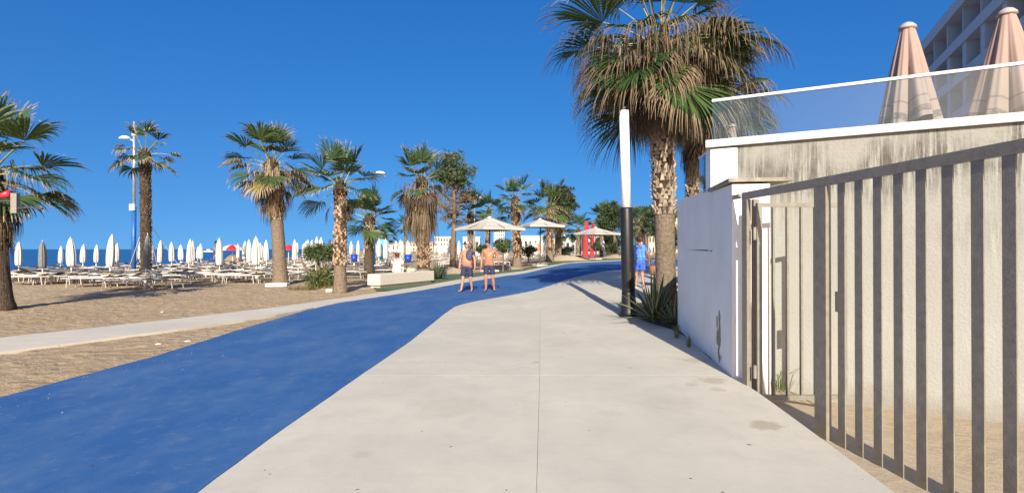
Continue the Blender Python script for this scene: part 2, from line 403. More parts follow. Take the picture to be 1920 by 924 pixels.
def mk_glass(name, tint):
    m, t, b = nodes(name)
    tr = N(t, 'ShaderNodeBsdfTransparent'); tr.inputs[0].default_value = (*tint, 1)
    gl = N(t, 'ShaderNodeBsdfGlossy'); gl.inputs['Roughness'].default_value = .02; gl.inputs[0].default_value = (.9, .95, 1, 1)
    df = N(t, 'ShaderNodeBsdfDiffuse'); df.inputs[0].default_value = (.6, .66, .68, 1)
    fr = N(t, 'ShaderNodeFresnel'); fr.inputs[0].default_value = 1.5
    m1 = N(t, 'ShaderNodeMixShader'); m2 = N(t, 'ShaderNodeMixShader'); m1.inputs[0].default_value = .02     # a film of salt dust
    t.links.new(tr.outputs[0], m1.inputs[1]); t.links.new(df.outputs[0], m1.inputs[2])
    t.links.new(fr.outputs[0], m2.inputs[0]); t.links.new(m1.outputs[0], m2.inputs[1]); t.links.new(gl.outputs[0], m2.inputs[2])
    t.links.new(m2.outputs[0], t.nodes['Material Output'].inputs[0]); return m
M['glass'] = mk_glass('balustrade_glass', (.84, .92, .94))
M['window'] = simple('window_glass', (.03, .04, .05), .08, .2, 2, spec=.7)
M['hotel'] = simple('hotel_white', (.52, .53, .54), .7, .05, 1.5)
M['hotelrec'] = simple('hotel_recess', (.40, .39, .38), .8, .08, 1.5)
M['cream'] = simple('cream_render', (.46, .39, .30), .85, .1, .4)
M['pinkwall'] = simple('pink_render', (.58, .44, .36), .85, .1, .4)
M['whitewall'] = simple('cabin_white', (.50, .49, .46), .8, .06, 1)
M['terracotta'] = simple('terracotta', (.45, .20, .11), .85, .2, 2)
def mk_sea():
    m, t, b = nodes('sea_water')
    v = coords(t, (.28, 1.0, 1)); n1 = noise_n(t, v, .9, 5, .6); v2 = coords(t, (.02, .12, 1)); n2 = noise_n(t, v2, 1.0, 4)
    c = mix(t, ramp(t, n2, [(.35, 0), (.65, 1)]), (.006, .050, .15), (.016, .085, .22))
    t.links.new(c, b.inputs['Base Color']); b.inputs['Roughness'].default_value = .28; b.inputs['IOR'].default_value = 1.33
    b.inputs['Specular IOR Level'].default_value = .35
    bump(t, b, n1, .6, .25); return m
M['sea'] = mk_sea()

# ------------------------------------------------------------------ the setting: sea, land, paths
def spaced(segs):
    out = []
    for a, b, s in segs:
        n = max(1, round((b-a)/s)); out += [a+(b-a)*k/n for k in range(n)]
    return out+[segs[-1][1]]
def grid(name, xs, ys, zf, m, smooth=True):
    mb = MB(); nx = len(xs)
    for y in ys:
        for x in xs: mb.v.append((x, y, zf(x, y)))
    for j in range(len(ys)-1):
        for i in range(nx-1):
            a = j*nx+i; mb.f.append((a, a+1, a+nx+1, a+nx)); mb.m.append(0)
    return mb.build(name, m, None, smooth)
def landz(x, y):
    z = land(x, y)
    if -26 < x < 0 and 2 < y < 32 or (x > 2.4 and y < 9):
        a = .020 if x < 0 else .012
        z += a*noise.noise(Vector((x*1.1, y*1.1, 3)))+a*.9*noise.noise(Vector((x*3.1, y*3.1, 9)))*(1 if x < 0 else .6)
        if x < 0: z += .010*noise.noise(Vector((x*7, y*7, 1)))-.012
    return z
xs = spaced([(-760, -80, 40), (-80, -24, 2), (-24, -1, .11), (-1, 9, .35), (9, 60, 2), (60, 900, 50)])
ys = spaced([(-25, 3, 1), (3, 26, .11), (26, 130, 1.5), (130, 300, 8), (300, 900, 40)])
sand = tag(grid('sand', xs, ys, landz, M['sand']), kind='structure')
sea = MB(); sea.face([(-9000, -400, -.45), (-28, -400, -.45), (-28, 330, -.45), (3000, 1400, -.45), (3000, 12000, -.45), (-9000, 12000, -.45)])
tag(sea.build('sea', M['sea']), kind='structure')

tag(grid('yard', spaced([(2.2, 5, .12), (5, 10, .5)]), spaced([(-3, 2, .5), (2, 8.4, .12)]), lambda x, y: landz(x, y)+.012-.03*ss(2.45, 2.2, x), M['dirt']), kind='structure')
# edges as x(y); all of them traced as ground plan
BLUE_L = [(-4, -5.3), (3, -5.25), (5.4, -5.18), (7.5, -5.0), (10.3, -5.08), (13.2, -5.04), (14.85, -4.85), (19, -3.4), (23.1, -2.33), (30, -.33), (36, 2.2), (42, 5.8), (47.7, 9.7), (58, 18), (75, 34), (110, 70)]
BLUE_R = [(-4, -2.0), (3.28, -1.94), (4.27, -1.92), (6.28, -1.81), (8.62, -1.66), (12.3, -1.57), (13.9, -1.5), (14.6, -1.34), (15.4, -1.05), (19, .76), (23.1, 2.5), (26.8, 5.3), (34, 11.5), (45, 22), (60, 36), (110, 84)]
STRIP_L = [(9.04, -8.7), (11.6, -7.2), (13.9, -6.1), (16.1, -5.35), (21.1, -3.8), (26, -2.75), (32.6, -.85), (38, 1.6), (44, 5.2), (52, 10.6), (60, 17.2), (78, 33), (112, 67)]
JOINT = [(-4, .0), (3.28, .15), (6.36, .33), (9.5, .50), (14, .75), (60, 2)]
CONC_R = [(-4, 1.9), (1.5, 2.2), (3.28, 2.36), (4.07, 2.44), (5.34, 2.56), (6.2, 2.62), (6.3, 2.9), (10, 3.5), (11, 8), (26, 16), (45, 34), (110, 110)]
def sheet(name, ya, yb, xl, xr, z0, m, parent=None, step=.5, nx=8, skirt=.16):
    ysl = spaced([(ya, yb, step)]); mb = MB(); n = nx+1
    for y in ysl:
        a, b = xl(y), xr(y)
        for i in range(n):
            x = a+(b-a)*i/nx; mb.v.append((x, y, h(x, y)+z0))
    for j in range(len(ysl)-1):
        for i in range(nx):
            a = j*n+i; mb.f.append((a, a+1, a+n+1, a+n)); mb.m.append(0)
    def wall(ids):
        for a, b in zip(ids, ids[1:]):
            p, q = Vector(mb.v[a]), Vector(mb.v[b]); mb.face([p, q, q-Vector((0, 0, skirt)), p-Vector((0, 0, skirt))])
    J = len(ysl)
    if skirt:
        wall(list(range(n))); wall([(J-1)*n+i for i in range(n)]); wall([j*n for j in range(J)]); wall([j*n+nx for j in range(J)])
    return mb.build(name, m, parent, False)
pave = thing('pavement', None, None); tag(pave, kind='structure')
g = .0022
cuts = [-4, 1.6, 6.36, 13.0]
wob = lambda y: .004*noise.noise(Vector((0, y*6, 0)))
for a, b in zip(cuts, cuts[1:]):
    sheet('slab', a+g, b-g, lambda y: interp(BLUE_R, y)-.25, lambda y: interp(JOINT, y)-g*.7, 0, M['concrete'], pave, .3, 6)
    sheet('slab', a+g, b-g, lambda y: interp(JOINT, y)+g*.7, lambda y: interp(CONC_R, y)+wob(y), 0, M['concrete'], pave, .3 if b < 7 else .15, 6, .3)
for a, b in ((13.0, 20), (20, 28), (28, 45), (45, 110)):
    sheet('slab', a+g, b-g, lambda y: interp(BLUE_R, y)-.25, lambda y: interp(CONC_R, y), 0, M['concrete'], pave, .5 if b < 30 else 2, 16)
jf = sheet('joint_filler', -4, 13, lambda y: interp(BLUE_R, y)-.1, lambda y: interp(CONC_R, y)-.1, -.012, simple('joint_dirt', (.22, .20, .165), .95, .3, 20), pave, .5, 6, 0)
ew = lambda y: .012*noise.noise(Vector((3, y*3, 0)))+.006*noise.noise(Vector((8, y*11, 0)))
tag(sheet('cycle_path', -4, 110, lambda y: interp(BLUE_L, y)+ew(y)*2.2, lambda y: interp(BLUE_R, y)+ew(y+50), .006, M['blue'], None, .25, 8, .12), kind='structure')
# pale strip: the far part follows the track, the near part leaves it towards the beach
def strip_r(y):
    return interp(BLUE_L, y)+.12
mb = MB()
near = [(-13.5, 4.5, -12.2, 3.3), (-11, 6.85, -9.75, 5.65), (-8.7, 9.04, -7.5, 7.8), (-7.2, 11.6, -6.27, 10.0), (-6.1, 13.9, -5.38, 12.2), (-5.7, 15.0, -5.05, 14.0)]
pts = []
for a, b in zip(near, near[1:]):
    for k in range(8): pts.append(tuple(p+(q-p)*k/8 for p, q in zip(a, b)))
for y in spaced([(15.0, 30, .5), (30, 110, 2)]):
    pts.append((interp(STRIP_L, y), y, interp(BLUE_L, y-.6*ss(24, 15, y))+.1, y-.6*ss(24, 15, y)))
for (x1, y1, x2, y2) in pts:
    n1 = .05*noise.noise(Vector((x1*2, y1*2, 4))); n2 = .05*noise.noise(Vector((x2*2, y2*2, 7)))
    mb.v += [(x1+n1, y1+n1, h(x1, y1)+.001), (x2+n2*.5, y2+n2*.5, h(x2, y2)+.001), (x1+n1, y1+n1, h(x1, y1)-.12), (x2+n2*.5, y2+n2*.5, h(x2, y2)-.12)]
for k in range(len(pts)-1):
    i = k*4
    for q in ((i, i+1, i+5, i+4), (i+2, i, i+4, i+6), (i+1, i+3, i+7, i+5)): mb.f.append(q); mb.m.append(0)
tag(mb.build('footpath', M['concrete']), kind='structure')
# green turf verge beyond the strip
mb = MB()
ysl = spaced([(19.5, 95, .8)])
for y in ysl:
    b = interp(STRIP_L, y)+.1; a = b-.9-1.6*ss(19, 24, y)-.5*noise.noise(Vector((1, y*.35, 0)))-3*ss(35, 60, y)
    for i in range(4):
        x = a+(b-a)*i/3; mb.v.append((x, y, h(x, y)-.006+.0*i))
for j in range(len(ysl)-1):
    for i in range(3): k = j*4+i; mb.f.append((k, k+1, k+5, k+4)); mb.m.append(0)
tag(mb.build('turf_verge', M['turf']), kind='structure')
# planting bed by the wall
mb = MB(); bed = [(2.72, 7.3), (2.86, 8.2), (2.98, 9.1), (2.98, 10.0), (2.78, 11.0), (2.72, 11.8), (2.95, 12.7), (3.3, 14.4), (5.2, 15), (6, 13), (5.4, 9), (3.4, 7.2)]
c0 = (4.0, 11.0, h(4, 11)+.09)
for k in range(len(bed)):
    a, b = bed[k], bed[(k+1) % len(bed)]
    za, zb = h(*a)+.004, h(*b)+.004
    mb.face([(a[0], a[1], za), (b[0], b[1], zb), c0])
tag(mb.build('planting_bed', M['soil']), kind='structure')
# heaped sand round the tree feet
def mound(px, Y, rx, ry, hh, seed):
    c = P(px, Y); mb = MB(); n = 20; rings = 6
    for k in range(rings+1):
        t = k/rings
        for j in range(n):
            a = 2*pi*j/n; q = 1+.22*noise.noise(Vector((math.cos(a)*1.5+seed, math.sin(a)*1.5, t)))
            mb.v.append((c.x+rx*t*q*math.cos(a), c.y+ry*t*q*math.sin(a), c.z+hh*(1-ss(0, 1, t))*(1+.3*noise.noise(Vector((a, t*3, seed))))-.03*t))
    for k in range(rings):
        for j in range(n): mb.f.append((k*n+j, (k+1)*n+j, (k+1)*n+(j+1) % n, k*n+(j+1) % n)); mb.m.append(0)
    tag(mb.build('sand_mound', M['dirt'], None, True), kind='structure')
mound(838, 33.5, 2.2, 1.6, .42, 1); mound(1062, 50, 3, 1.6, .5, 5); mound(940, 40, 2.6, 1.6, .3, 8); mound(1165, 62, 3.2, 2, .6, 3); mound(620, 21, 2.2, .9, .12, 6); mound(1015, 47, 2.2, 1.6, .25, 2)

# ------------------------------------------------------------------ palms
def frond_mesh(name, rng, pitch, pet, L, nseg, span, droop, mats, fold=.22, dead=False, tipfrac=.75, ragged=.0, thin=1.0):
    """a fan frond growing along +X, rising at `pitch`; gravity acts on -Z"""
    mb = MB()
    p = Vector((0, 0, 0)); d = Vector((math.cos(pitch), 0, math.sin(pitch))); line = [p.copy()]
    for k in range(5):
        d = (d+Vector((0, 0, -.10*abs(math.cos(pitch))-(.05 if dead else 0)))).normalized(); p = p+d*(pet/5); line.append(p.copy())
    mb.tube(line, [.030, .022, .018, .016, .014, .010], 4, 2, cap=False)
    s = Vector((0, 1, 0)); nrm = d.cross(s)
    if nrm.z < 0 and pitch > -1.2: nrm = -nrm
    K = 6
    for i in range(nseg):
        u = (i+.5)/nseg*2-1; phi = u*span*.5
        if ragged and rng.random() < ragged: continue
        l = L*(.70+.30*math.cos(phi*.75))*rng.uniform(.9, 1.06)
        dr = (d*math.cos(phi)+s*math.sin(phi)+nrm*(fold*abs(math.sin(phi)))).normalized()
        hw = l*.55*math.tan(span/nseg*.5)*1.22
        q = p.copy(); tw = rng.uniform(-.25, .25)+(.35 if i % 2 else -.35)
        wv = dr.cross(nrm).normalized(); wv = (wv*math.cos(tw)+nrm*math.sin(tw)).normalized()
        b = len(mb.v)
        split = .58 if not dead else .34
        dd = droop*rng.uniform(.75, 1.35); hang = rng.uniform(.18, .55)
        for k in range(K+1):
            t = k/K
            wd = hw*(t/split)**.9 if t < split else hw*max(.10, 1-(t-split)/(1-split))**.85
            if t > split: wd *= .62 if dead else thin
            mb.v.append(tuple(q-wv*wd)); mb.v.append(tuple(q+wv*wd))
            g_ = dd*(max(0, t-split*.55)**1.15)*1.25
            dr = (dr+Vector((rng.uniform(-.05, .05), rng.uniform(-.05, .05), -g_))).normalized()
            if dead and t > .22: dr = dr.lerp(Vector((rng.uniform(-.16, .16), rng.uniform(-.16, .16), -1)), hang).normalized()
            wv = (wv-dr*wv.dot(dr)).normalized()
            q = q+dr*(l/K)
        for k in range(K):
            a = b+2*k; mb.f.append((a, a+1, a+3, a+2)); mb.m.append(1 if (k+.5)/K > tipfrac else 0)
    return mb.mesh(name, mats)
rng = random.Random(5)
PITCH = [82, 66, 48, 30, 12, -8, -28]
def frond_set(L, pet, nseg, tag_, droop=.55, body='green', alt='green2', tips=.78, ragged=0, thin=1.0, tipmat='straw'):
    S = {'live': [], 'yellow': [], 'dead': []}
    for pt in PITCH:
        row = []
        for v_ in range(3):
            dq = droop*(.35 if pt > 60 else .7 if pt > 25 else 1.0)*(1+.3*v_)
            row.append(frond_mesh('frond', rng, R(pt+rng.uniform(-4, 4)), pet*rng.uniform(.85, 1.1), L*rng.uniform(.88, 1.05), nseg, R(rng.choice((150, 180, 205))), dq,
                       [M[alt if v_ == 2 and pt < 60 else body], M[tipmat], M['petiole']], rng.uniform(.15, .5), tipfrac=tips, ragged=ragged, thin=thin))
        S['live'].append((pt, row))
    for pt in (20, 0, -25):
        S['yellow'].append((pt, [frond_mesh('frond', rng, R(pt), pet, L*.95, nseg, R(170), droop*1.5, [M['yellow'], M[tipmat], M['petiole']], .3, tipfrac=.5, thin=thin) for _ in range(2)]))
    for pt in (-15, -45, -66, -80):
        S['dead'].append((pt, [frond_mesh('frond', rng, R(pt), pet*.8, L*rng.uniform(.85, 1.15), int(nseg*.95), R(rng.uniform(100, 155)), rng.choice((2.2, 3.0, 4.2)), [M[c_], M[tipmat if c_ == 'dead' else 'deaddark'], M['boot']], .15, True, .7, .22)
                       for c_ in ('dead', 'deaddark', 'dead', 'deaddark')]))
    return S
SETS = {'big': frond_set(1.7, 1.35, 56, 'b', 1.35, 'green', 'green2', .64, .06, .55, 'strawdark'), 'mid': frond_set(1.0, .95, 34, 'm', .75), 'fresh': frond_set(.82, .75, 26, 'f', .25, tips=.93), 'dry': frond_set(.7, .85, 22, 'd', 1.3, tips=.6, ragged=.15)}
def pick(rows, pt): return min(rows, key=lambda r: abs(r[0]-pt))[1]
def palm(label, px, Y, crown_px, cy, r0, r1, setname, scale, plan, boots=(0, 1), bootmat='boot', trunkmat='trunk', seed=0, bare=.0, group=None, bend=.0, bootsize=.12, skirt=()):
    rg = random.Random(seed*77+3)
    base = P(px, Y); top = Vector(((crown_px-960)/F*Y, Y, ZC(cy, Y))); H = top.z-base.z; off = top-base
    root = thing('palm_tree', label, 'palm tree', base-Vector((0, 0, .05)), 0, group)
    mb = MB(); n = 22 if r0 > .2 and Y < 30 else 12; kk = 26
    line = []; rad = []
    for k in range(kk+1):
        t = k/kk; off2 = Vector((off.x*(t**(1.4))+bend*math.sin(pi*t), bend*.3*math.sin(pi*t), t*H)); line.append(off2)
        rad.append((r0+(r1-r0)*min(1, t*1.3))*(1+.35*math.exp(-t*H/.28)))
    rad[-1] *= .45; rad[-2] *= .7; rad[-3] *= .9; line[-1].z -= .05*min(H, 4)
    mb.tube(line, rad, n, 0, True, lambda k, j: 1+.05*noise.noise(Vector((math.cos(2*pi*j/n)*1.4, math.sin(2*pi*j/n)*1.4, k*1.1+seed)))+.025*(k % 2))
    mb.build('trunk', M[trunkmat], root, True)
    if boots:
        bb = MB(); tA, tB = boots; bb.tube([Vector((off.x*(q_**1.4)+bend*math.sin(pi*q_), bend*.3*math.sin(pi*q_), q_*H)) for q_ in [tA+(tB-tA)*z_/10 for z_ in range(11)]], [(r0+(r1-r0)*min(1, q_*1.3))*1.035+.01 for q_ in [tA+(tB-tA)*z_/10 for z_ in range(11)]], n, 1, False)
        rows = int(H*(boots[1]-boots[0])/(bootsize*.62)); per = max(7, int(2*pi*r1/(bootsize*.95)))
        for k in range(rows):
            t = boots[0]+(boots[1]-boots[0])*k/rows
            c = Vector((off.x*(t**1.4)+bend*math.sin(pi*t), bend*.3*math.sin(pi*t), t*H)); rr = (r0+(r1-r0)*min(1, t*1.3))*.97
            for j in range(per):
                if rg.random() < .10: continue
                a = 2*pi*(j+(k % 2)*.5+rg.uniform(-.26, .26))/per; o = Vector((math.cos(a), math.sin(a), 0)); s_ = Vector((-o.y, o.x, 0))
                wd = bootsize*.44*rg.uniform(.75, 1.1); hh = bootsize*rg.uniform(.45, 1.25); out = bootsize*rg.uniform(.2, .85)
                b0 = c+o*rr; tp = c+o*(rr+out)+Vector((0, 0, hh)); bk = c+o*(rr*.98)+Vector((0, 0, hh*.9)); b1 = c+o*(rr+.03)
                q = [b1-s_*wd, b1+s_*wd, tp+s_*wd*.45, tp-s_*wd*.45, bk+s_*wd*.4, bk-s_*wd*.4]
                i = len(bb.v); bb.v += [tuple(x) for x in q]
                mi_ = rg.choice((0, 0, 0, 2, 3))
                for f_ in ((0, 1, 2, 3), (3, 2, 4, 5), (1, 4, 2), (0, 3, 5)): bb.f.append(tuple(i+x for x in f_)); bb.m.append(mi_)
        tag(bb.build('leaf_bases', [M[bootmat], M['sleeve'], M['bootpale' if bootmat != 'bootdark' else 'bootdark'], M['boot' if bootmat == 'bootgrey' else 'bootdark']], root), kind='stuff')
    hb_ = MB(); hb_.lathe([(r1*.5, -.45), (r1*1.25, -.25), (r1*1.3, 0), (r1*.8, .22), (r1*.2, .36)], 12, (off.x, 0, H), 0, lambda t, k: 1+.22*math.sin(t*5+k*1.7+seed)); hb_.build('crown_heart', M['sleeve'], root, True)
    ga = rg.uniform(0, 6)
    for (kind, cnt, lo, hi, zlo, zhi, sc) in plan:
        for k in range(cnt):
            t = (k+.5)/cnt; pt = hi+(lo-hi)*t+rg.uniform(-7, 7); ga += 2.39996+rg.uniform(-.25, .25)
            zz = zhi+(zlo-zhi)*t
            tt = min(1, 1+zz/H); c = Vector((off.x*(tt**1.4)+bend*math.sin(pi*min(1, tt)), 0, 0)); c.z = H+zz
            me = rg.choice(pick(SETS[setname][kind], pt)); s = scale*sc*rg.uniform(.85, 1.12)
            o = link('frond', me, root, c+Vector((math.cos(ga), math.sin(ga), 0))*r1*.6, (0, rg.uniform(-.08, .08), ga), (s, s, s))
            if kind == 'dead': o['label'] = 'dry brown hanging frond'
            elif kind == 'yellow': o['label'] = 'yellowing frond'
    if skirt:
        sm = MB()
        for (cnt, ra, rb, za, zb, la, lb, wd, cols) in skirt:
            for k in range(cnt):
                a = rg.uniform(0, 6.283)+.35*math.sin(k*.7); q = rg.random(); rr = ra+(rb-ra)*q; o_ = Vector((math.cos(a), math.sin(a), 0)); s_ = Vector((-o_.y, o_.x, 0))
                s_ = (s_+o_*rg.uniform(-.8, .8)).normalized(); z0 = H+za+(zb-za)*rg.random(); p_ = Vector((off.x, 0, z0))+o_*rr; l = rg.uniform(la, lb); w0 = wd*rg.uniform(.6, 1.3); mi = rg.choice(cols)
                d_ = (o_*rg.uniform(.1, .9)+Vector((0, 0, -.6))).normalized(); b_ = len(sm.v); K = 4
                for i in range(K+1):
                    t = i/K; w_ = w0*(1-t*.75); sm.v += [tuple(p_-s_*w_), tuple(p_+s_*w_)]
                    d_ = d_.lerp(Vector((rg.uniform(-.12, .12), rg.uniform(-.12, .12), -1)), .5).normalized(); p_ = p_+d_*(l/K)
                for i in range(K): sm.f.append((b_+2*i, b_+2*i+1, b_+2*i+3, b_+2*i+2)); sm.m.append(mi)
        so_ = sm.build('dry_strands', [M['dead'], M['deaddark'], M['strawdark' if setname == 'big' else 'straw'], M['green']], root); so_['kind'] = 'stuff'; so_['label'] = 'hanging mass of dry brown leaf strands'
    return root
palm('tall shaggy palm with a brown skirt of dead fronds behind the modern lamp post', 1249, 13.6, 1236, 80, .245, .25, 'big', 1.0,
     [('live', 26, 10, 85, -.1, .5, .90), ('live', 26, -32, 25, -.5, 0, 1.02), ('yellow', 7, -25, 15, -.4, -.1, .9), ('dead', 26, -55, 0, -.6, 0, .80), ('dead', 34, -84, -40, -.85, -.1, .70)],
     (.36, .86), 'bootgrey', 'trunk', 1, bootsize=.15, skirt=((560, .28, .80, -1.1, -.2, .45, .95, .022, (0, 0, 1, 1, 1, 2)), (700, .7, 1.6, -.8, .05, .6, 1.3, .018, (0, 0, 1, 1, 2)), (480, 1.3, 2.2, -.55, -.1, .35, .9, .014, (0, 1, 2, 2, 3))))
palm('second shaggy palm half hidden behind the tall palm and the glass corner', 1290, 18.5, 1332, 172, .3, .28, 'big', .95,
     [('live', 20, 10, 80, -.1, .4, .9), ('live', 24, -32, 20, -.5, 0, 1.0), ('yellow', 5, -25, 10, -.4, -.2, .85), ('dead', 34, -84, -20, -1.4, -.3, .8), ('dead', 26, -84, -60, -1.8, -.9, .72)], (.35, .88), 'bootgrey', 'trunk', 2, bootsize=.15, skirt=((420, .3, .95, -1.9, -.3, .5, 1.3, .024, (0, 1, 1, 1)), (260, .9, 1.9, -.6, .1, .4, 1.0, .02, (0, 1, 2, 3))))
palm('leaning palm cut off by the left edge of the photo', 2, 13.5, -22, 322, .24, .2, 'mid', 1.05,
     [('live', 7, 45, 85, 0, .2, 1), ('live', 15, -15, 40, -.2, .1, 1.05), ('yellow', 4, -20, 12, -.3, -.1, 1), ('dead', 18, -82, -40, -1.0, -.2, .75)], (.45, .96), 'bootdark', 'trunkdark', 3, bend=-.02, skirt=((240, .2, .5, -1.0, -.2, .4, .9, .018, (0, 0, 1, 1)), (160, .5, 1.5, -.3, .3, .25, .55, .012, (2, 2, 0, 3))))
palm('thin dark wind blown palm beside the blue street lamp', 274, 27, 271, 288, .21, .21, 'dry', 1.05,
     [('live', 13, -12, 60, -.1, .2, 1.05), ('live', 4, -20, -5, -.3, -.1, 1.1), ('dead', 16, -82, -60, -.3, 0, .5)], (.10, .96), 'bootdark', 'trunkdark', 4, bootsize=.13)
palm('palm with a bushy brown skirt on the white stone slab', 526, 23, 509, 308, .29, .23, 'mid', 1.02,
     [('live', 9, 45, 86, 0, .25, 1), ('live', 13, -15, 40, -.2, .1, 1.05), ('yellow', 5, -20, 10, -.3, -.1, .95), ('dead', 26, -80, -30, -1.2, -.2, .85)], (.55, .98), 'bootgrey', 'trunk', 5, skirt=((260, .25, .75, -1.0, -.2, .4, .95, .020, (0, 0, 1, 2)), (120, .7, 1.2, -.4, .1, .3, .7, .016, (0, 2, 2, 1))))
palm('green palm whose trunk shows orange diamond leaf bases', 638, 18.8, 638, 350, .215, .17, 'mid', .88,
     [('live', 9, 35, 84, 0, .2, 1), ('live', 10, -12, 35, -.1, .1, 1), ('dead', 4, -75, -15, -.4, -.1, .75)], (.27, .97), 'boot', 'trunk', 6, bootsize=.115)
palm('short fresh green palm between the diamond trunk palm and the long bench', 692, 29.4, 692, 410, .27, .23, 'fresh', 1.12,
     [('live', 14, 30, 84, 0, .2, 1), ('live', 14, -18, 30, -.15, .05, 1)], (.5, .98), 'bootgrey', 'trunkdark', 7)
palm('palm behind the bench with a pale straw skirt hanging far down', 795, 27, 790, 340, .31, .25, 'mid', 1.0,
     [('live', 9, 35, 84, 0, .25, 1), ('live', 8, -15, 35, -.2, .1, 1), ('dead', 26, -70, -10, -.7, 0, 1.05), ('dead', 22, -85, -68, -2.0, -.7, .85)], (.12, .75), 'boot', 'trunk', 8, bootsize=.15, skirt=((420, .28, .72, -1.9, -1.0, .7, 1.5, .024, (2, 2, 2, 0)), (160, .6, 1.3, -.5, .1, .4, .9, .018, (2, 2, 0, 1))))
palm('small green palm behind the left side of the nearest large beige parasol', 882, 43, 882, 402, .25, .2, 'fresh', 1.35, [('live', 12, 10, 84, 0, .2, 1), ('live', 8, -18, 20, -.2, 0, 1)], (.3, .95), 'bootgrey', 'trunkdark', 9)
palm('thin palm showing just above the peak of the nearest large beige parasol', 913, 50, 916, 396, .22, .18, 'fresh', 1.4, [('live', 9, 10, 80, 0, .2, 1), ('live', 7, -20, 10, -.2, 0, 1)], (.3, .95), 'bootgrey', 'trunkdark', 10)
palm('palm standing between the two nearest large beige parasols', 970, 45, 965, 374, .36, .30, 'mid', 1.12,
     [('live', 8, 30, 84, 0, .25, 1), ('live', 9, -18, 30, -.2, .1, 1), ('dead', 12, -80, -20, -.7, -.1, .8)], (.15, .97), 'boot', 'trunk', 11, bootsize=.2)
palm('bright green palm rising behind the second large beige parasol', 1031, 48, 1031, 388, .34, .28, 'mid', 1.3,
     [('live', 10, 30, 84, 0, .25, 1), ('live', 12, -15, 30, -.2, .1, 1), ('yellow', 5, -20, 5, -.3, -.1, .9), ('dead', 16, -70, -20, -.8, -.2, .8)], (.2, .97), 'boot', 'trunk', 12, bootsize=.2)
palm('dark small palm to the left of the tree behind the red flags', 1128, 78, 1128, 408, .25, .2, 'fresh', 1.7, [('live', 10, 10, 84, 0, .2, 1), ('live', 8, -20, 10, -.2, 0, 1)], (.3, .95), 'bootgrey', 'trunkdark', 13)
palm('tiny palm next to the turquoise banner', 722, 55, 722, 440, .22, .18, 'fresh', .9, [('live', 9, 10, 80, 0, .1, 1), ('live', 7, -25, 10, -.1, 0, 1)], None, 'boot', 'trunk', 14)
palm('far slim palm left of the straw skirted palm', 762, 60, 760, 424, .22, .18, 'fresh', .95, [('live', 9, 10, 80, 0, .1, 1), ('live', 7, -25, 10, -.1, 0, 1)], None, 'boot', 'trunk', 15)
palm('light green palm above the woman in blue', 1196, 58, 1194, 418, .28, .24, 'mid', 1.15, [('live', 10, 30, 84, 0, .2, 1), ('live', 9, -20, 30, -.2, 0, 1), ('dead', 8, -75, -30, -.6, -.1, .8)], (.3, .95), 'boot', 'trunk', 16)
palm('far palm beyond the woman in blue beside the wall end', 1262, 70, 1261, 418, .28, .24, 'mid', 1.0, [('live', 9, 30, 84, 0, .2, 1), ('live', 8, -20, 30, -.2, 0, 1), ('dead', 6, -75, -30, -.6, -.1, .8)], (.3, .95), 'boot', 'trunk', 17)
palm('dark palm under the far side of the second large beige parasol', 1046, 52, 1047, 430, .3, .26, 'fresh', 1.3, [('live', 10, 0, 80, 0, .2, 1), ('live', 6, -25, 10, -.2, 0, 1)], (.1, .95), 'bootgrey', 'trunkdark', 18)
palm('dark palm under the third large beige parasol', 1085, 66, 1085, 432, .3, .26, 'fresh', 1.5, [('live', 10, 0, 80, 0, .2, 1), ('live', 6, -25, 10, -.2, 0, 1)], (.1, .95), 'bootgrey', 'trunkdark', 19)

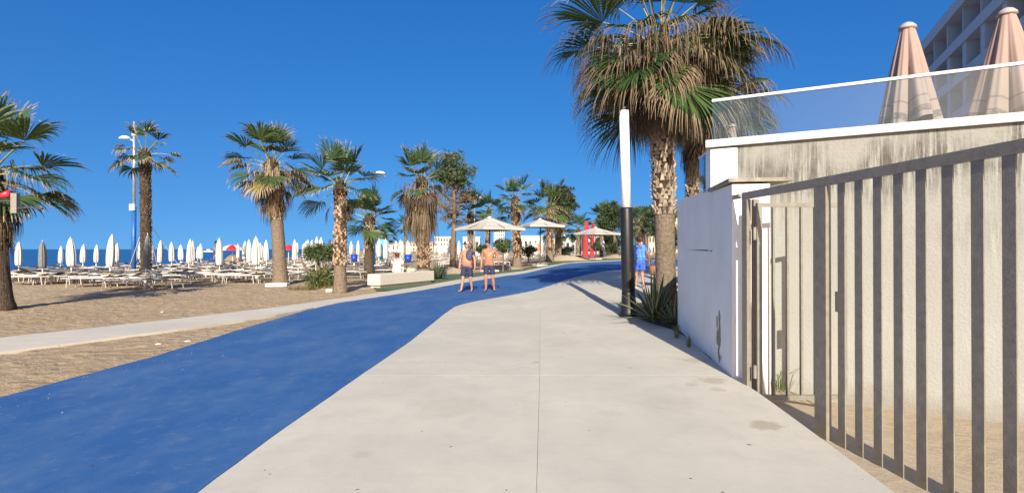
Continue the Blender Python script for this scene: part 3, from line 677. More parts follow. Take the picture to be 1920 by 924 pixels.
# ------------------------------------------------------------------ trees and plants
def clump(mb, c, r, n, rg, size, mi=0, squash=.8, long=2.0):
    for _ in range(n):
        v = Vector((rg.gauss(0, 1), rg.gauss(0, 1), rg.gauss(0, 1))).normalized(); q = c+Vector((v.x*r, v.y*r, v.z*r*squash))*(rg.random()**.45)
        d = (v+Vector((rg.uniform(-.7, .7), rg.uniform(-.7, .7), rg.uniform(-.3, .8)))).normalized(); s = d.orthogonal().normalized(); s.rotate(Matrix.Rotation(rg.uniform(0, 6.3), 3, d))
        sz = size*rg.uniform(.6, 1.3)
        mb.face([q-s*sz*.4, q+s*sz*.4, q+d*sz*long], mi if not isinstance(mi, tuple) else rg.choice(mi))
def tree(label, px, Y, cy, rx, rz, tr, seed, bare=False, size=.13, mats=('pine', 'pinedry'), dens=1.0, cat='tree', cpx=None):
    rg = random.Random(seed); base = P(px, Y); H = ZC(cy, Y)-base.z; ox = 0 if cpx is None else (cpx-px)/F*Y
    root = thing('pine_tree' if bare else 'leafy_tree', label, cat, base-Vector((0, 0, .05)))
    mb = MB(); ln = [Vector((ox*t+.08*math.sin(t*5+seed), .08*math.cos(t*4), t*H)) for t in (0, .2, .4, .6, .8, 1.0)]
    mb.tube(ln, [tr*1.3, tr, tr*.9, tr*.75, tr*.5, tr*.25], 9, 0)
    mb.build('trunk', M['bark'], root, True)
    lim = MB(); cr = MB(); tips = []
    for k in range(26 if bare else 14):
        t = rg.uniform(.42 if bare else .55, .95); a = k*2.4+rg.uniform(-.4, .4); st = Vector((ox*t, 0, t*H))
        ln_ = rx*rg.uniform(.55, 1.0); rise = rg.uniform(.1, .9)*rz*.6
        m_ = st+Vector((math.cos(a)*ln_*.5, math.sin(a)*ln_*.5, rise*.3)); e = st+Vector((math.cos(a)*ln_, math.sin(a)*ln_, rise)); lim.tube([st, m_, e], [tr*.28, tr*.18, tr*.06], 5, 0)
        tips.append((e, t))
        for q in range(5 if bare else 2):
            f = rg.uniform(.3, 1); s0 = st.lerp(e, f); e2 = s0+Vector((rg.uniform(-1, 1), rg.uniform(-1, 1), rg.uniform(-.1, .8)))*rx*.38; lim.tube([s0, e2], [tr*.08, tr*.02], 4, 0)
            if bare and t < .78: tips.append((e2, t))
    lim.build('limbs', M['bark'], root)
    c = Vector((ox, 0, H))
    for k in range(int(95*dens)):
        v = Vector((rg.gauss(0, 1), rg.gauss(0, 1), rg.gauss(0, 1))).normalized()*(rg.random()**.4)
        rr = 1+.28*noise.noise(v*2.2+Vector((seed, 0, 0)))
        if v.z < -.75: continue
        p = c+Vector((v.x*rx*rr, v.y*rx*rr, v.z*rz*rr)); clump(cr, p, rx*rg.uniform(.14, .26), 46, rg, size, (0, 0, 0, 0, 0, 1) if v.z > .1 else 0)
    if bare:
        for e, t in tips: 
            if t < .8: clump(cr, e, rx*.13, 16, rg, size*.8, 1)
    cr.build('crown', [M[m_] for m_ in mats], root)
    return root
tree('round topped pine with bare lower branches behind the straw skirted palm', 850, 39, 322, 1.55, 1.35, .2, 11, True, .12)
tree('dense bushy tree behind the bright green palm', 1054, 57, 382, 1.55, 2.0, .2, 12, False, .15, dens=1.2, cpx=1056)
tree('bushy tree right behind the third large parasol left of the lamp post', 1152, 66, 410, 1.9, 2.0, .22, 13, False, .17, ('shrub', 'pine'), dens=1.1)
tree('bushy tree behind the palm above the woman in blue', 1212, 66, 415, 1.7, 2.1, .22, 14, False, .17, ('shrub', 'pine'))
tree('low tree between the big palm trunk and the wall end', 1258, 52, 446, 1.3, 1.2, .15, 15, False, .16, ('shrub', 'pinedry'), dens=.8)
tree('round dark tree far away under the third parasol on the right', 1140, 85, 455, 2.2, 1.4, .2, 16, False, .2, ('shrub', 'pine'), dens=.8)
def topiary(label, px, Y, cy, r, seed):
    rg = random.Random(seed); base = P(px, Y); H = ZC(cy, Y)-base.z
    root = thing('topiary_shrub', label, 'shrub', base)
    MB().tube([(0, 0, -.05), (.03, 0, H*.5), (0, 0, H)], [.06, .05, .04], 7).build('stem', M['bark'], root)
    cr = MB()
    for k in range(60):
        v = Vector((rg.gauss(0, 1), rg.gauss(0, 1), rg.gauss(0, 1))).normalized()*(rg.random()**.35); clump(cr, Vector((v.x*r, v.y*r, H+v.z*r*.75)), r*.25, 36, rg, .07)
    cr.build('crown', [M['pine']], root)
topiary('dark clipped shrub ball to the right of the bare chested man with hands low', 943, 36, 462, .62, 3)
topiary('dark clipped shrub ball beside the red flags', 1118, 62, 463, .6, 4)
topiary('clipped shrub ball left of the palm between the parasols', 905, 44, 468, .5, 6)
topiary('dark clipped shrub ball under the second large beige parasol', 990, 46, 470, .7, 8)
topiary('dark clipped shrub ball at the feet of the two dark palms', 1062, 54, 472, .7, 9)
topiary('dark clipped shrub ball between the lamp post and the third large parasol', 1150, 64, 470, .9, 10)
# bonsai like shrub with dry grass at its foot
rg = random.Random(9); base = P(600, 20.8)
root = thing('shrub', 'twisted shrub with two bare arms and a dark green head on dry grass', 'shrub', base)
st = MB(); st.tube([(0, 0, -.05), (.02, 0, .4), (-.06, 0, .8), (-.1, 0, 1.25)], [.09, .07, .06, .04], 8)
st.tube([(0, 0, .3), (-.35, -.1, .62), (-.62, -.1, .95), (-.72, -.1, 1.22)], [.06, .05, .045, .035], 7)
st.tube([(.02, 0, .35), (.3, -.05, .7), (.52, 0, 1.0), (.66, 0, 1.3)], [.06, .05, .04, .03], 7)
st.build('stem', M['bark'], root, True)
cr = MB()
for k in range(80):
    v = Vector((rg.gauss(0, 1), rg.gauss(0, 1), rg.gauss(0, 1))).normalized()*(rg.random()**.4); clump(cr, Vector((-.02+v.x*.62, v.y*.5, 1.36+v.z*.36)), .16, 40, rg, .05)
for k in range(26):
    v = Vector((rg.gauss(0, 1), rg.gauss(0, 1), rg.gauss(0, 1))).normalized()*(rg.random()**.4); clump(cr, Vector((.55+v.x*.32, v.y*.3, 1.5+v.z*.22)), .14, 36, rg, .05)
for k in range(36):
    v = Vector((rg.gauss(0, 1), rg.gauss(0, 1), rg.gauss(0, 1))).normalized(); clump(cr, Vector((v.x*.5, v.y*.3, .42+v.z*.32)), .2, 26, rg, .07, (0, 1))
cr.build('crown', [M['shrub'], M['grass']], root)
def blades(mb, c, n, rg, L, spread, wd, mi=0, up=1.0):
    for _ in range(n):
        a = rg.uniform(0, 6.28); o = Vector((math.cos(a), math.sin(a), 0)); s_ = Vector((-o.y, o.x, 0)); l = L*rg.uniform(.5, 1.1); k = rg.uniform(.2, 1)*spread
        b = Vector(c)+o*rg.random()*spread*.35*L; m_ = b+o*k*l*.4+Vector((0, 0, l*.65*up)); e = b+o*k*l+Vector((0, 0, l*rg.uniform(.25, .95)*up))
        mb.face([b-s_*wd, b+s_*wd, m_+s_*wd*.7, m_-s_*wd*.7], mi); mb.face([m_-s_*wd*.7, m_+s_*wd*.7, e], mi)
gm = MB()
for k in range(26): blades(gm, (base.x+rg.uniform(-.95, .7), base.y-.25+rg.uniform(-.35, .3), base.z-.02), 30, rg, .34, 1.5, .008, rg.choice((0, 0, 0, 1)), .6)
for k in range(8): blades(gm, (base.x+rg.uniform(-.3, .4), base.y-.1+rg.uniform(-.2, .3), base.z), 26, rg, .62, .8, .012, 1)
tag(gm.build('dry_grass', [M['grassdry'], M['grass']]), kind='stuff')
def rosette(name, label, cat, base, n, L, wd, mats, seed, lo=12, hi=88, leafname='leaf', edge=True, curve=.25):
    rg = random.Random(seed); root = thing(name, label, cat, base); a = 0; meshes = []
    for v_ in range(7):
        mb = MB(); pt = R(hi+(lo-hi)*v_/6); d = Vector((math.cos(pt), 0, math.sin(pt))); p = Vector((.04, 0, 0)); K = 7; b = 0
        for k in range(K+1):
            t = k/K; w_ = wd*(.75+.5*math.sin(min(1, t*1.6)*pi*.5)-.5*t)*(1-t**2.4)+.002; up_ = Vector((-d.z, 0, d.x))
            for u in (-1, -.72, 0, .72, 1): mb.v.append(tuple(p+Vector((0, u*w_, 0))+up_*(abs(u)**1.5*w_*.45)))
            d = (d+Vector((0, 0, -curve/K*math.cos(pt)))).normalized(); p = p+d*(L/K)
        for k in range(K):
            for u in range(4): i = k*5+u; mb.f.append((i, i+1, i+6, i+5)); mb.m.append(1 if edge and u in (0, 3) else 0)
        meshes.append(mb.mesh(leafname, mats, True))
    for k in range(n):
        a += 2.39996+rg.uniform(-.2, .2); s = rg.uniform(.75, 1.12); v_ = min(6, max(0, int(k/n*7+rg.uniform(-.6, .6))))
        link(leafname, meshes[v_], root, (math.cos(a)*.05, math.sin(a)*.05, .02), (rg.uniform(-.06, .06), rg.uniform(-.1, .1), a), (s, s, s))
    return root
rosette('agave', 'large striped agave with yellow edged leaves at the foot of the tall shaggy palm', 'agave', (2.92, 10.9, h(2.92, 10.9)+.05), 34, .95, .055, [M['agave'], M['agavey']], 4, 14, 88, curve=.25)
rosette('agave', 'smaller agave tucked between the large agave and the white wall end', 'agave', (3.16, 10.35, h(3.16, 10.35)+.05), 20, .55, .035, [M['agave'], M['agavey']], 8, 10, 80)
rosette('yucca', 'dark spiky yucca at the right end of the long bench', 'yucca', P(822, 27)+Vector((0, 0, .05)), 40, .85, .045, [M['pine'], M['shrub']], 5, 5, 80, edge=False, curve=.5)
def tuft(label, c, n, L, seed, sp=.9):
    mb = MB(); blades(mb, (0, 0, 0), n, random.Random(seed), L, sp, .006, 0); o = mb.build('weed', [M['grass']], None, loc=c); tag(o, label, 'weed')
tuft('sparse weed at the foot of the white wall in the shade', (2.80, 9.05, .0), 26, .32, 1, .5)
tuft('thin weed on the wall foot nearest the peeling paint', (2.72, 8.2, .0), 20, .22, 2, .5)
tuft('dry weed growing behind the open gate', (3.38, 6.75, -.42), 34, .5, 3, .8)

# ------------------------------------------------------------------ white wall, terrace, gate, fence
wl = thing('boundary_wall', 'white painted boundary wall in shade with a dark crack and a stone capped pillar', 'wall', (0, 0, 0))
W0, W1 = Vector((2.58, 6.25)), Vector((3.1, 10.0)); du = (W1-W0).normalized(); dn = Vector((du.y, -du.x))     # dn points to the right of the wall
def wallblock(name, s0, s1, z0, z1a, z1b, th, mat, parent, off=0, jit=0):
    mb = MB(); c = []
    n = 6
    for k in range(n+1):
        t = k/n; p = W0+du*(s0+(s1-s0)*t); a = p+dn*off; b = p+dn*(off+th); zt = z1a+(z1b-z1a)*t
        mb.v += [(a.x, a.y, z0), (b.x, b.y, z0), (b.x, b.y, zt), (a.x, a.y, zt)]
    for k in range(n):
        i = k*4
        for q in ((0, 1, 5, 4), (1, 2, 6, 5), (2, 3, 7, 6), (3, 0, 4, 7)): mb.f.append(tuple(i+x for x in q)); mb.m.append(0)
    mb.f.append((3, 2, 1, 0)); mb.m.append(0); i = n*4; mb.f.append((i, i+1, i+2, i+3)); mb.m.append(0)
    return mb.build(name, mat, parent)
LW = (W1-W0).length
wallblock('pillar', 0, 1.0, -.6, 2.26, 2.28, .42, M['wallwhite'], wl)
wallblock('wall_panel', 1.026, LW, -.6, 1.470, 1.495, .3, M['wallwhite'], wl, .006)
wallblock('wall_panel', 1.022, LW+.004, 1.490, 2.30, 2.42, .3, M['wallwhite'], wl, .002)
wallblock('upright_crack_shade', .98, 1.04, -.5, 2.24, 2.24, .2, M['soil'], wl, .035)  # dark colour in the upright crack stands in for its shade
wallblock('level_crack_shade', 1.02, LW-.02, 1.45, 1.51, 1.53, .2, M['soil'], wl, .03)  # dark colour gives the shallow level crack the shade its recess lacks
# thin weathered slab on the pillar, chipped at the edges
mb = MB(); cp = [(-.05, -.05), (1.08, -.04), (1.08, .47), (-.05, .66)]
top, bot = [], []
for k in range(4):
    a, b = cp[k], cp[(k+1) % 4]
    for q in range(8):
        t = q/8; s = a[0]+(b[0]-a[0])*t+.008*noise.noise(Vector((k*3, q*1.7, 0))); o_ = a[1]+(b[1]-a[1])*t+.008*noise.noise(Vector((k*5, q*1.3, 4))); p = W0+du*s+dn*o_
        top.append((p.x, p.y, 2.325)); bot.append((p.x, p.y, 2.283))
n = len(top); mb.v = bot+top
mb.f.append(tuple(range(n, 2*n))); mb.m.append(0); mb.f.append(tuple(reversed(range(n)))); mb.m.append(0)
for k in range(n): mb.f.append((k, (k+1) % n, n+(k+1) % n, n+k)); mb.m.append(0)
mb.build('coping_slab', M['coping'], wl)
# flaked patch low on the pillar
mb = MB(); rg = random.Random(3)
for k in range(26):
    s = .62+rg.gauss(0, .05); z = .35+rg.uniform(-.33, .33); p = W0+du*s; r_ = rg.uniform(.015, .05); m_ = 7
    mb.face([tuple((p+du*(r_*math.cos(2*pi*j/m_)*rg.uniform(.6, 1.1))+dn*(-.0025-.0001*k)).to_3d()+Vector((0, 0, z+r_*2*math.sin(2*pi*j/m_)))) for j in range(m_)])
mb.build('flaked_patch', M['peel'], wl)

T0 = Vector((2.76, 7.40)); tu = Vector((.886, -.464)).normalized(); tn = Vector((-tu.y, tu.x))       # tn points behind the wall
if tn.y < 0: tn = -tn
rotT = math.atan2(tu.y, tu.x)
te = thing('terrace', 'raised terrace with a stained plaster wall white coping and glass balustrade', 'terrace', (T0.x, T0.y, 0), rotT)
LT = 7.5
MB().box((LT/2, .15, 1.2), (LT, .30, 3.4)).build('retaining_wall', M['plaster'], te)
MB().box((.17, -.004, 2.6), (.34, .016, .56)).build('painted_patch', M['wallwhite'], te)
mb = MB(); mb.box((LT/2-.02, .14, 2.955), (LT+.08, .40, .10)); mb.build('coping', M['copingwhite'], te)
gx = [.0, 2.10, 4.2, 6.3, 7.5]
for a, b in zip(gx, gx[1:]): MB().box(((a+b)/2, .15, 3.29), (b-a-.014, .012, .57)).build('glass_panel', M['glass'], te)
MB().box((LT/2, .15, 3.592), (LT, .045, .036)).build('handrail', M['alu'], te)
MB().box((LT/2, .15, 3.013), (LT, .05, .018)).build('glass_channel', M['alu'], te)
for a in gx[1:-1]: MB().box((a, .15, 3.30), (.008, .02, .56)).build('joint_strip', M['darkmetal'], te)
MB().box((LT/2+1.0, 3.3, 2.35), (LT+2, 6.0, .2)).build('terrace_floor', M['coping'], te)
MB().box((3.6, 3.2, 2.9), (.5, .45, .85)).build('planter_box', M['copingwhite'], te)
# return side running away from the corner
RD = Vector((.16, 1)).normalized(); loc_r = Matrix.Rotation(-rotT, 2)@RD; ra = math.atan2(loc_r.y, loc_r.x)
Mr = Matrix.Rotation(ra, 4, 'Z')
LR = 6.0
def rbox(name, c, d, m): mb = MB(); mb.box(c, d, 0, 0, Mr); mb.build(name, m, te)
rbox('end_wall', (.20, -.13, 1.2), (.36, .25, 3.39), M['wallwhite'])
q = MB(); p0 = W0+du*1.38+dn*.14; p1 = W0+du*2.50+dn*.14; pm_ = (p0+p1)/2
wg = MB().box((pm_.x, pm_.y, 2.66), ((p1-p0).length, .012, .62), math.atan2(du.y, du.x)).build('glass_panel', M['glass'], wl)
MB().box((pm_.x, pm_.y, 2.98), ((p1-p0).length+.01, .028, .022), math.atan2(du.y, du.x)).build('glass_rail', M['alu'], wl)

FX = lambda y: 3.294-.116*y
fa = math.atan2(1, -.116)
fe = thing('metal_fence', 'grey fence of flat upright metal bars along the right edge of the pavement', 'fence')
def fbox(name, y, d, z0, z1, m=M['fence'], parent=fe):
    return MB().box((FX(y), y, (z0+z1)/2), (d[0], d[1], z1-z0), fa).build(name, m, parent)
bar = MB().box((0, 0, 0), (.080, .009, 2.46)).mesh('bar', M['fence'])
y = 4.49
ybars = [4.49, 4.30, 4.11, 3.92, 3.73, 3.53, 3.33, 3.14]+[3.14-.195*k for k in range(1, 14)]
for y in ybars: link('bar', bar, fe, (FX(y), y, .86), (0, 0, fa))
fbox('post', 4.72, (.15, .05), -.55, 2.05)
fbox('post', 5.93, (.10, .05), -.45, 2.05)
MB().box((FX(5.9)+.082, 5.90, .8), (.06, .06, 2.5)).build('post', M['fence'], fe)
fbox('post', .55, (.10, .05), -.45, 2.05)
y0, y1 = .5, 6.0
MB().box((FX((y0+y1)/2), (y0+y1)/2, 2.093), (math.hypot(y1-y0, .116*(y1-y0)), .034, .080), fa).build('top_rail', M['fence'], fe)
MB().box((FX(6.1), 6.14, 2.10), (.14, .03, .05), fa).build('wall_bracket', M['lock'], fe)
# open gate leaf, hinged on the far post and swung inwards
gt = thing('gate', 'narrow grey metal gate standing open in front of the stained wall', 'gate', (2.655, 5.80, -.13))
GW, GH = .98, 2.13
MB().box((.03, 0, GH/2), (.055, .04, GH)).build('frame_stile', M['gate'], gt)
MB().box((GW-.03, 0, GH/2), (.055, .04, GH)).build('frame_stile', M['gate'], gt)
MB().box((GW/2, 0, GH-.022), (GW-.116, .04, .044)).build('frame_rail', M['gate'], gt)
MB().box((GW/2, 0, .025), (GW-.116, .04, .05)).build('frame_rail', M['gate'], gt)
gb = MB().box((0, 0, GH/2), (.022, .04, GH-.098)).mesh('bar', M['gate'])
for k in range(5): link('bar', gb, gt, (.185+.152*k, 0, .003))
MB().box((GW-.085, 0, 1.06), (.05, .05, .22)).build('lock_box', M['fence'], gt)
for z in (.30, 1.80): MB().tube([(-.015, 0, z-.07), (-.015, 0, z+.07)], .018, 8).build('hinge', M['lock'], gt)

# closed pink parasols on the terrace
def pink_mesh(Hc, r0, r1, seed, nf=7):
    mb = MB(); n = 112; K = 22; rg = random.Random(seed); ph = [rg.uniform(-.5, .5) for _ in range(nf)]; am = [rg.uniform(.6, 1.25) for _ in range(nf)]
    for k in range(K+1):
        t = k/K; r = r0+(r1-r0)*t**.92
        for j in range(n):
            a = 2*pi*j/n; i = int(a/(2*pi)*nf) % nf; u = (a/(2*pi)*nf) % 1
            lobe = abs(math.sin(pi*u))**.65*am[i]; dep = .10+.42*t
            rr = r*(1-dep+dep*lobe*1.15)+.015*math.sin(a*23+seed)*t
            z = Hc*(1-t)-.10*t*t*(1-lobe)+.05*t*t*am[i]
            mb.v.append((rr*math.cos(a+.25*t*ph[i]), rr*math.sin(a+.25*t*ph[i]), z))
    for k in range(K):
        for j in range(n): mb.f.append((k*n+j, k*n+(j+1) % n, (k+1)*n+(j+1) % n, (k+1)*n+j)); mb.m.append(0)
    me = mb.mesh('canopy', M['pink'], True)
    at = me.attributes.new('drop', 'FLOAT', 'POINT'); at.data.foreach_set('value', [k/K for k in range(K+1) for j in range(n)])
    return me
def pink_parasol(label, px, Y, ztop, Hc, r1, seed):
    x = (px-960)/F*Y; root = thing('closed_parasol', label, 'parasol', (x, Y, 2.45), random.Random(seed).uniform(0, 6), 'closed pink parasols on the terrace')
    b = ztop-.10-Hc-2.45
    link('canopy', pink_mesh(Hc, .085, r1, seed), root, (0, 0, b))
    MB().tube([(0, 0, 0), (0, 0, ztop-2.45-.05)], .03, 10).build('pole', M['pole'], root, True)
    MB().lathe([(.115, 0), (.11, .03), (.07, .075), (.02, .10)], 16).build('cap', M['cap'], root, True, loc=(0, 0, b+Hc-.005))
    MB().lathe([(.26, 0), (.26, .05), (.08, .08)], 16).build('base', M['coping'], root)
pink_parasol('pale pink closed parasol left of its pair on the terrace behind the glass', 1703, 7.6, 4.74, 1.42, .385, 3)
pink_parasol('pale pink closed parasol cut by the right edge of the photo', 1890, 7.1, 4.72, 1.50, .43, 8)
pink_parasol('tiny pink closed parasol far back seen through the left end of the glass', 1373, 13.4, 4.66, 1.5, .19, 5)

# hotel behind the terrace
hd = Vector((.46, 1)).normalized(); hrot = math.atan2(-hd.y, -hd.x)
ho = thing('hotel_building', 'tall white hotel with rows of recessed balconies rising behind the terrace', 'building', (46, 60, 0), hrot)     # local +X runs towards the camera, local -Y faces the promenade
sgn = -1 if (Matrix.Rotation(hrot, 2)@Vector((0, 1))).x > 0 else 1
def hb(name, x0, x1, d0, d1, z0, z1, m, parent=ho):
    return MB().box(((x0+x1)/2, sgn*(d0+d1)/2, (z0+z1)/2), (x1-x0, abs(d1-d0), z1-z0)).build(name, m, parent)
LH = 42.0; top = 24.4; fh = 3.3
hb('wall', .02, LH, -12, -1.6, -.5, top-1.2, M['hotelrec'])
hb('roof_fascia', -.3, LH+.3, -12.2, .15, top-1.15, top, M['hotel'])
hb('end_wall', -.28, -.0, -12, -.02, -.5, top-1.155, M['hotel'])
for k in range(7):
    zt = top-1.15-2.35-k*fh
    hb('balcony_parapet', .004, LH, -.14, .0, zt-.95, zt, M['hotel'])
    hb('balcony_slab', .004, LH, -1.596, -.144, zt-.95, zt-.75, M['hotel'])
    for q in range(10):
        x = .1+4.3*q
        if k == 0: hb('divider', x, x+.22, -1.597, -.16, zt-.747, zt+2.345, M['hotel'])
        else: hb('divider', x, x+.9, -1.597, -.16, zt-.747, zt+2.345, M['hotel'])
        wn = hb('window', x+1.3, x+3.6, -1.72, -1.55, zt-.74, zt+1.5, M['window'])
        if k < 3:
            fr = MB()
            for xx in (x+1.27, x+2.45, x+3.63): fr.box((xx, sgn*-1.53, zt+.38), (.06, .06, 2.24))
            fr.box((x+2.45, sgn*-1.53, zt+1.53), (2.42, .06, .06)); fr.build('window_frame', M['hotel'], wn)

# ------------------------------------------------------------------ lamp posts
lp = thing('lamp_post', 'modern lamp post with a white tube on a flared black column', 'lamp post', (2.62, 11.95, h(2.62, 11.95)))
lp.rotation_euler = (0, R(-1.35), 0)
MB().lathe([(.235, 0), (.225, .03), (.20, .10), (.165, .28), (.148, .50), (.145, .56)], 28).build('base', M['black'], lp, True)
MB().lathe([(.145, .562), (.148, .58), (.142, 1.5), (.138, 2.38), (.128, 2.43)], 28).build('column', M['black'], lp, True)
MB().lathe([(.108, 2.432), (.107, 4.60)], 28).build('light_tube', M['lampwhite'], lp, True)
MB().lathe([(.111, 4.602), (.11, 4.66), (.07, 4.70), (.02, 4.71)], 20).build('cap', M['black'], lp, True)
MB().box((0, -.1475, .9), (.07, .01, .16)).build('hatch', M['black'], lp)

sl = thing('street_lamp', 'tall double headed street lamp on a blue pole beside the dark thin palm', 'street lamp', P(251, 31))
Ht = ZC(228, 31)-sl.location.z
MB().tube([(0, 0, -.1), (0, 0, 4.0)], .12, 12).build('lower_pole', M['bluepole'], sl, True)
MB().tube([(0, 0, 3.9), (0, 0, Ht)], [.085, .07], 12).build('upper_pole', M['steel'], sl, True)
MB().box((0, -.13, 3.95), (.30, .12, .36)).build('junction_box', M['lamphead'], sl)
MB().lathe([(.14, 0), (.16, .25), (.11, .4)], 10).build('collar', M['lamphead'], sl, True, loc=(.02, 0, ZC(252, 31)-sl.location.z-.1))
for s, zz, dx in ((-1, ZC(260, 31), -.52), (1, ZC(244, 31), .95)):
    a = MB(); z = zz-sl.location.z; a.tube([(0, 0, z-.15), (dx*.5, 0, z-.02), (dx*.8, -.05, z+.02)], .03, 6); a.build('arm', M['lamphead'], sl)
    hmb = MB(); hmb.lathe([(.05, .16), (.2, .13), (.34, .02), (.33, -.02), (.05, -.05)][::-1], 14); o = hmb.build('lamp_head', M['lamphead'], sl, True, loc=(dx, -.05, z)); o.scale = (1.0, .6, 1)
gw = MB(); 
pb = P(274, 27)
for px_, py_ in ((236, 500), (300, 495), (350, 492)):
    e = P(px_, 27+2.5); gw.tube([(pb.x, pb.y, ZC(410, 27)), (e.x, e.y, e.z)], .012, 4)
tag(gw.build('guy_wires', M['pole']), 'thin pale guy wires holding up the dark thin palm', 'wires')
for px_, cy_, Y_, lb in ((702, 325, 40, 'street lamp whose white head shows right of the diamond trunk palm'), (890, 371, 60, 'far street lamp with a white head above the nearest parasol')):
    b = P(px_, Y_); z = ZC(cy_, Y_)-b.z; o = thing('street_lamp', lb, 'street lamp', b)
    MB().tube([(0, 0, 0), (0, 0, z-.1)], [.1, .06], 10).build('pole', M['bluepole' if Y_ < 50 else 'steel'], o, True)
    MB().tube([(0, 0, z-.2), (.25, 0, z)], .03, 6).build('arm', M['lamphead'], o)
    q = MB(); q.lathe([(.05, -.05), (.33, -.02), (.34, .02), (.2, .13), (.05, .16)], 14); q.build('lamp_head', M['lampwhite'], o, True, loc=(.4, 0, z), scale=(1.2, .6, 1))
# fixture on the left palm
fx = thing('loudspeaker', 'red horn and grey box with a dark arm fixed to the leaning left palm', 'loudspeaker', P(4, 12.4, ZC(381, 12.4)))
q = MB(); q.tube([(-.25, 0, .13), (-.02, -.02, .17), (.22, -.05, .22)], [.05, .06, .085], 10); q.build('horn', M['redpl'], fx, True)
MB().box((.30, 0, 0), (.12, .12, .46), .2).build('box', M['lock'], fx)
q = MB(); q.tube([(.3, 0, -.12), (.65, -.05, -.10), (1.02, -.1, -.14)], .024, 6); q.tube([(-.1, 0, .05), (.3, 0, .05)], .025, 6); q.build('arm', M['darkmetal'], fx)

# ------------------------------------------------------------------ beach furniture
def closed_umbrella(canv, seed, lean=0):
    root = thing('beach_umbrella', 'closed white beach umbrella on the sand among the loungers', 'beach umbrella', (0, 0, 0), 0, 'closed beach umbrellas')
    MB().tube([(0, 0, -.1), (0, 0, 2.02)], .024, 8).build('pole', M['pole'], root)
    rg = random.Random(seed); am = [rg.uniform(.8, 1.15) for _ in range(8)]
    def fold(t, k): 
        u = t/(2*pi)*8; return (.74+.30*abs(math.cos(pi*u)))*am[int(u) % 8]
    c = MB(); c.lathe([(.125, .80), (.150, .86), (.168, 1.05), (.172, 1.3), (.158, 1.6), (.115, 1.9), (.06, 2.08), (.028, 2.13)], 32, (0, 0, 0), 0, fold)
    c.build('canopy', canv, root, True)
    MB().lathe([(.018, 2.125), (.012, 2.19), (.002, 2.2)], 8).build('finial', M['pole'], root)
    MB().lathe([(.045, .46), (.255, .50), (.26, .53), (.04, .535)], 18).build('tray', M['table'], root)
    MB().lathe([(.05, -.05), (.05, .30), (.03, .46)], 10).build('socket', M['pole'], root)
    return root
U = [closed_umbrella(M['canvas'], 1), closed_umbrella(M['canvas'], 2)]
UG = closed_umbrella(M['greycanvas'], 3)
def make_lounger(far=False):
    root = thing('sun_lounger', 'flat grey sun lounger with a white frame in the beach rows', 'sun lounger', (0, 0, 0), 0, 'sun loungers on the beach')
    L_, W_ = 1.9, .62
    f = MB()
    for s in (-1, 1): f.tube([(-L_/2, s*W_/2, .36), (L_/2, s*W_/2, .36)], .022, 6)
    for x in (-L_/2, L_/2, .35): f.tube([(x, -W_/2, .36), (x, W_/2, .36)], .02, 6)
    f.build('frame', M['loungerfr'], root)
    b = MB(); n = 12
    for k in range(n+1):
        x = -L_/2+.03+(L_-.06)*k/n; sag = .025*math.sin(pi*k/n)+(.10*ss(.72, 1, k/n))
        for y_ in (-1, 0, 1): b.v.append((x, y_*(W_/2-.02), .362-(.025*math.sin(pi*k/n) if k < 9 else 0)+.12*ss(.68, 1, k/n)-(.012 if y_ == 0 else 0)))
    for k in range(n):
        for q in range(2): i = k*3+q; b.f.append((i, i+1, i+4, i+3)); b.m.append(0)
    b.build('bed', M['loungerbed'], root, True)
    lg = MB().tube([(0, 0, .36), (.05, 0, .0)], .02, 6).mesh('leg', M['loungerfr'])
    for x, s in ((-.72, 1), (-.72, -1), (.62, 1), (.62, -1)): link('leg', lg, root, (x, s*W_/2*.96, -.02), (0, 0, 0 if x > 0 else pi))
    sh = MB()
    for k in range(6):
        a = R(20+k*24); sh.v += [(L_/2-.12+.22*math.cos(a), -W_/2+.02, .44+.20*math.sin(a)), (L_/2-.12+.22*math.cos(a), W_/2-.02, .44+.20*math.sin(a))]
    for k in range(5): sh.f.append((2*k, 2*k+1, 2*k+3, 2*k+2)); sh.m.append(0)
    sh.build('sunshade', M['loungerbed'], root)
    return root
LG = make_lounger()
# one-mesh versions for the far rows
def joined(root, name):
    mb = MB(); mats = []
    for ch in root.children:
        me = ch.data; b = len(mb.v); Mx = Matrix.LocRotScale(ch.location, ch.rotation_euler, ch.scale)
        mb.v += [tuple(Mx@v.co) for v in me.vertices]
        if me.materials[0] not in mats: mats.append(me.materials[0])
        mi = mats.index(me.materials[0])
        for p in me.polygons: mb.f.append(tuple(b+i for i in p.vertices)); mb.m.append(mi)
    o = mb.build(name, mats, None); tag(o, root['label'], root['category'], root['group']); return o
LGF = joined(LG, 'sun_lounger'); UF = [joined(u, 'beach_umbrella') for u in U]
protos = [U[0], U[1], UG, LG, LGF]+UF
NEAR = [(35, 452, 500, 0), (80, 450, 505, 2), (113, 460, 493, 0), (135, 444, 498, 1), (155, 457, 494, 0), (180, 459, 496, 1), (205, 438, 496, 1), (218, 455, 491, 0), (253, 457, 490, 0), (262, 449, 483, 1),
        (272, 436, 503, 2), (285, 455, 490, 0), (300, 449, 491, 1), (322, 453, 491, 0), (340, 458, 490, 1), (353, 447, 492, 0), (362, 450, 488, 1), (370, 461, 486, 0), (377, 456, 486, 1), (405, 449, 485, 2),
        (412, 445, 496, 0), (446, 456, 484, 1), (457, 451, 484, 0), (468, 448, 490, 1), (481, 442, 494, 0), (489, 454, 484, 1), (493, 460, 483, 0), (500, 449, 487, 1), (514, 456, 484, 0), (534, 457, 483, 1),
        (552, 448, 485, 0), (569, 456, 480, 1), (575, 451, 484, 0), (591, 442, 492, 1), (616, 447, 488, 0)]
rg = random.Random(21); placed = []; nl = 0
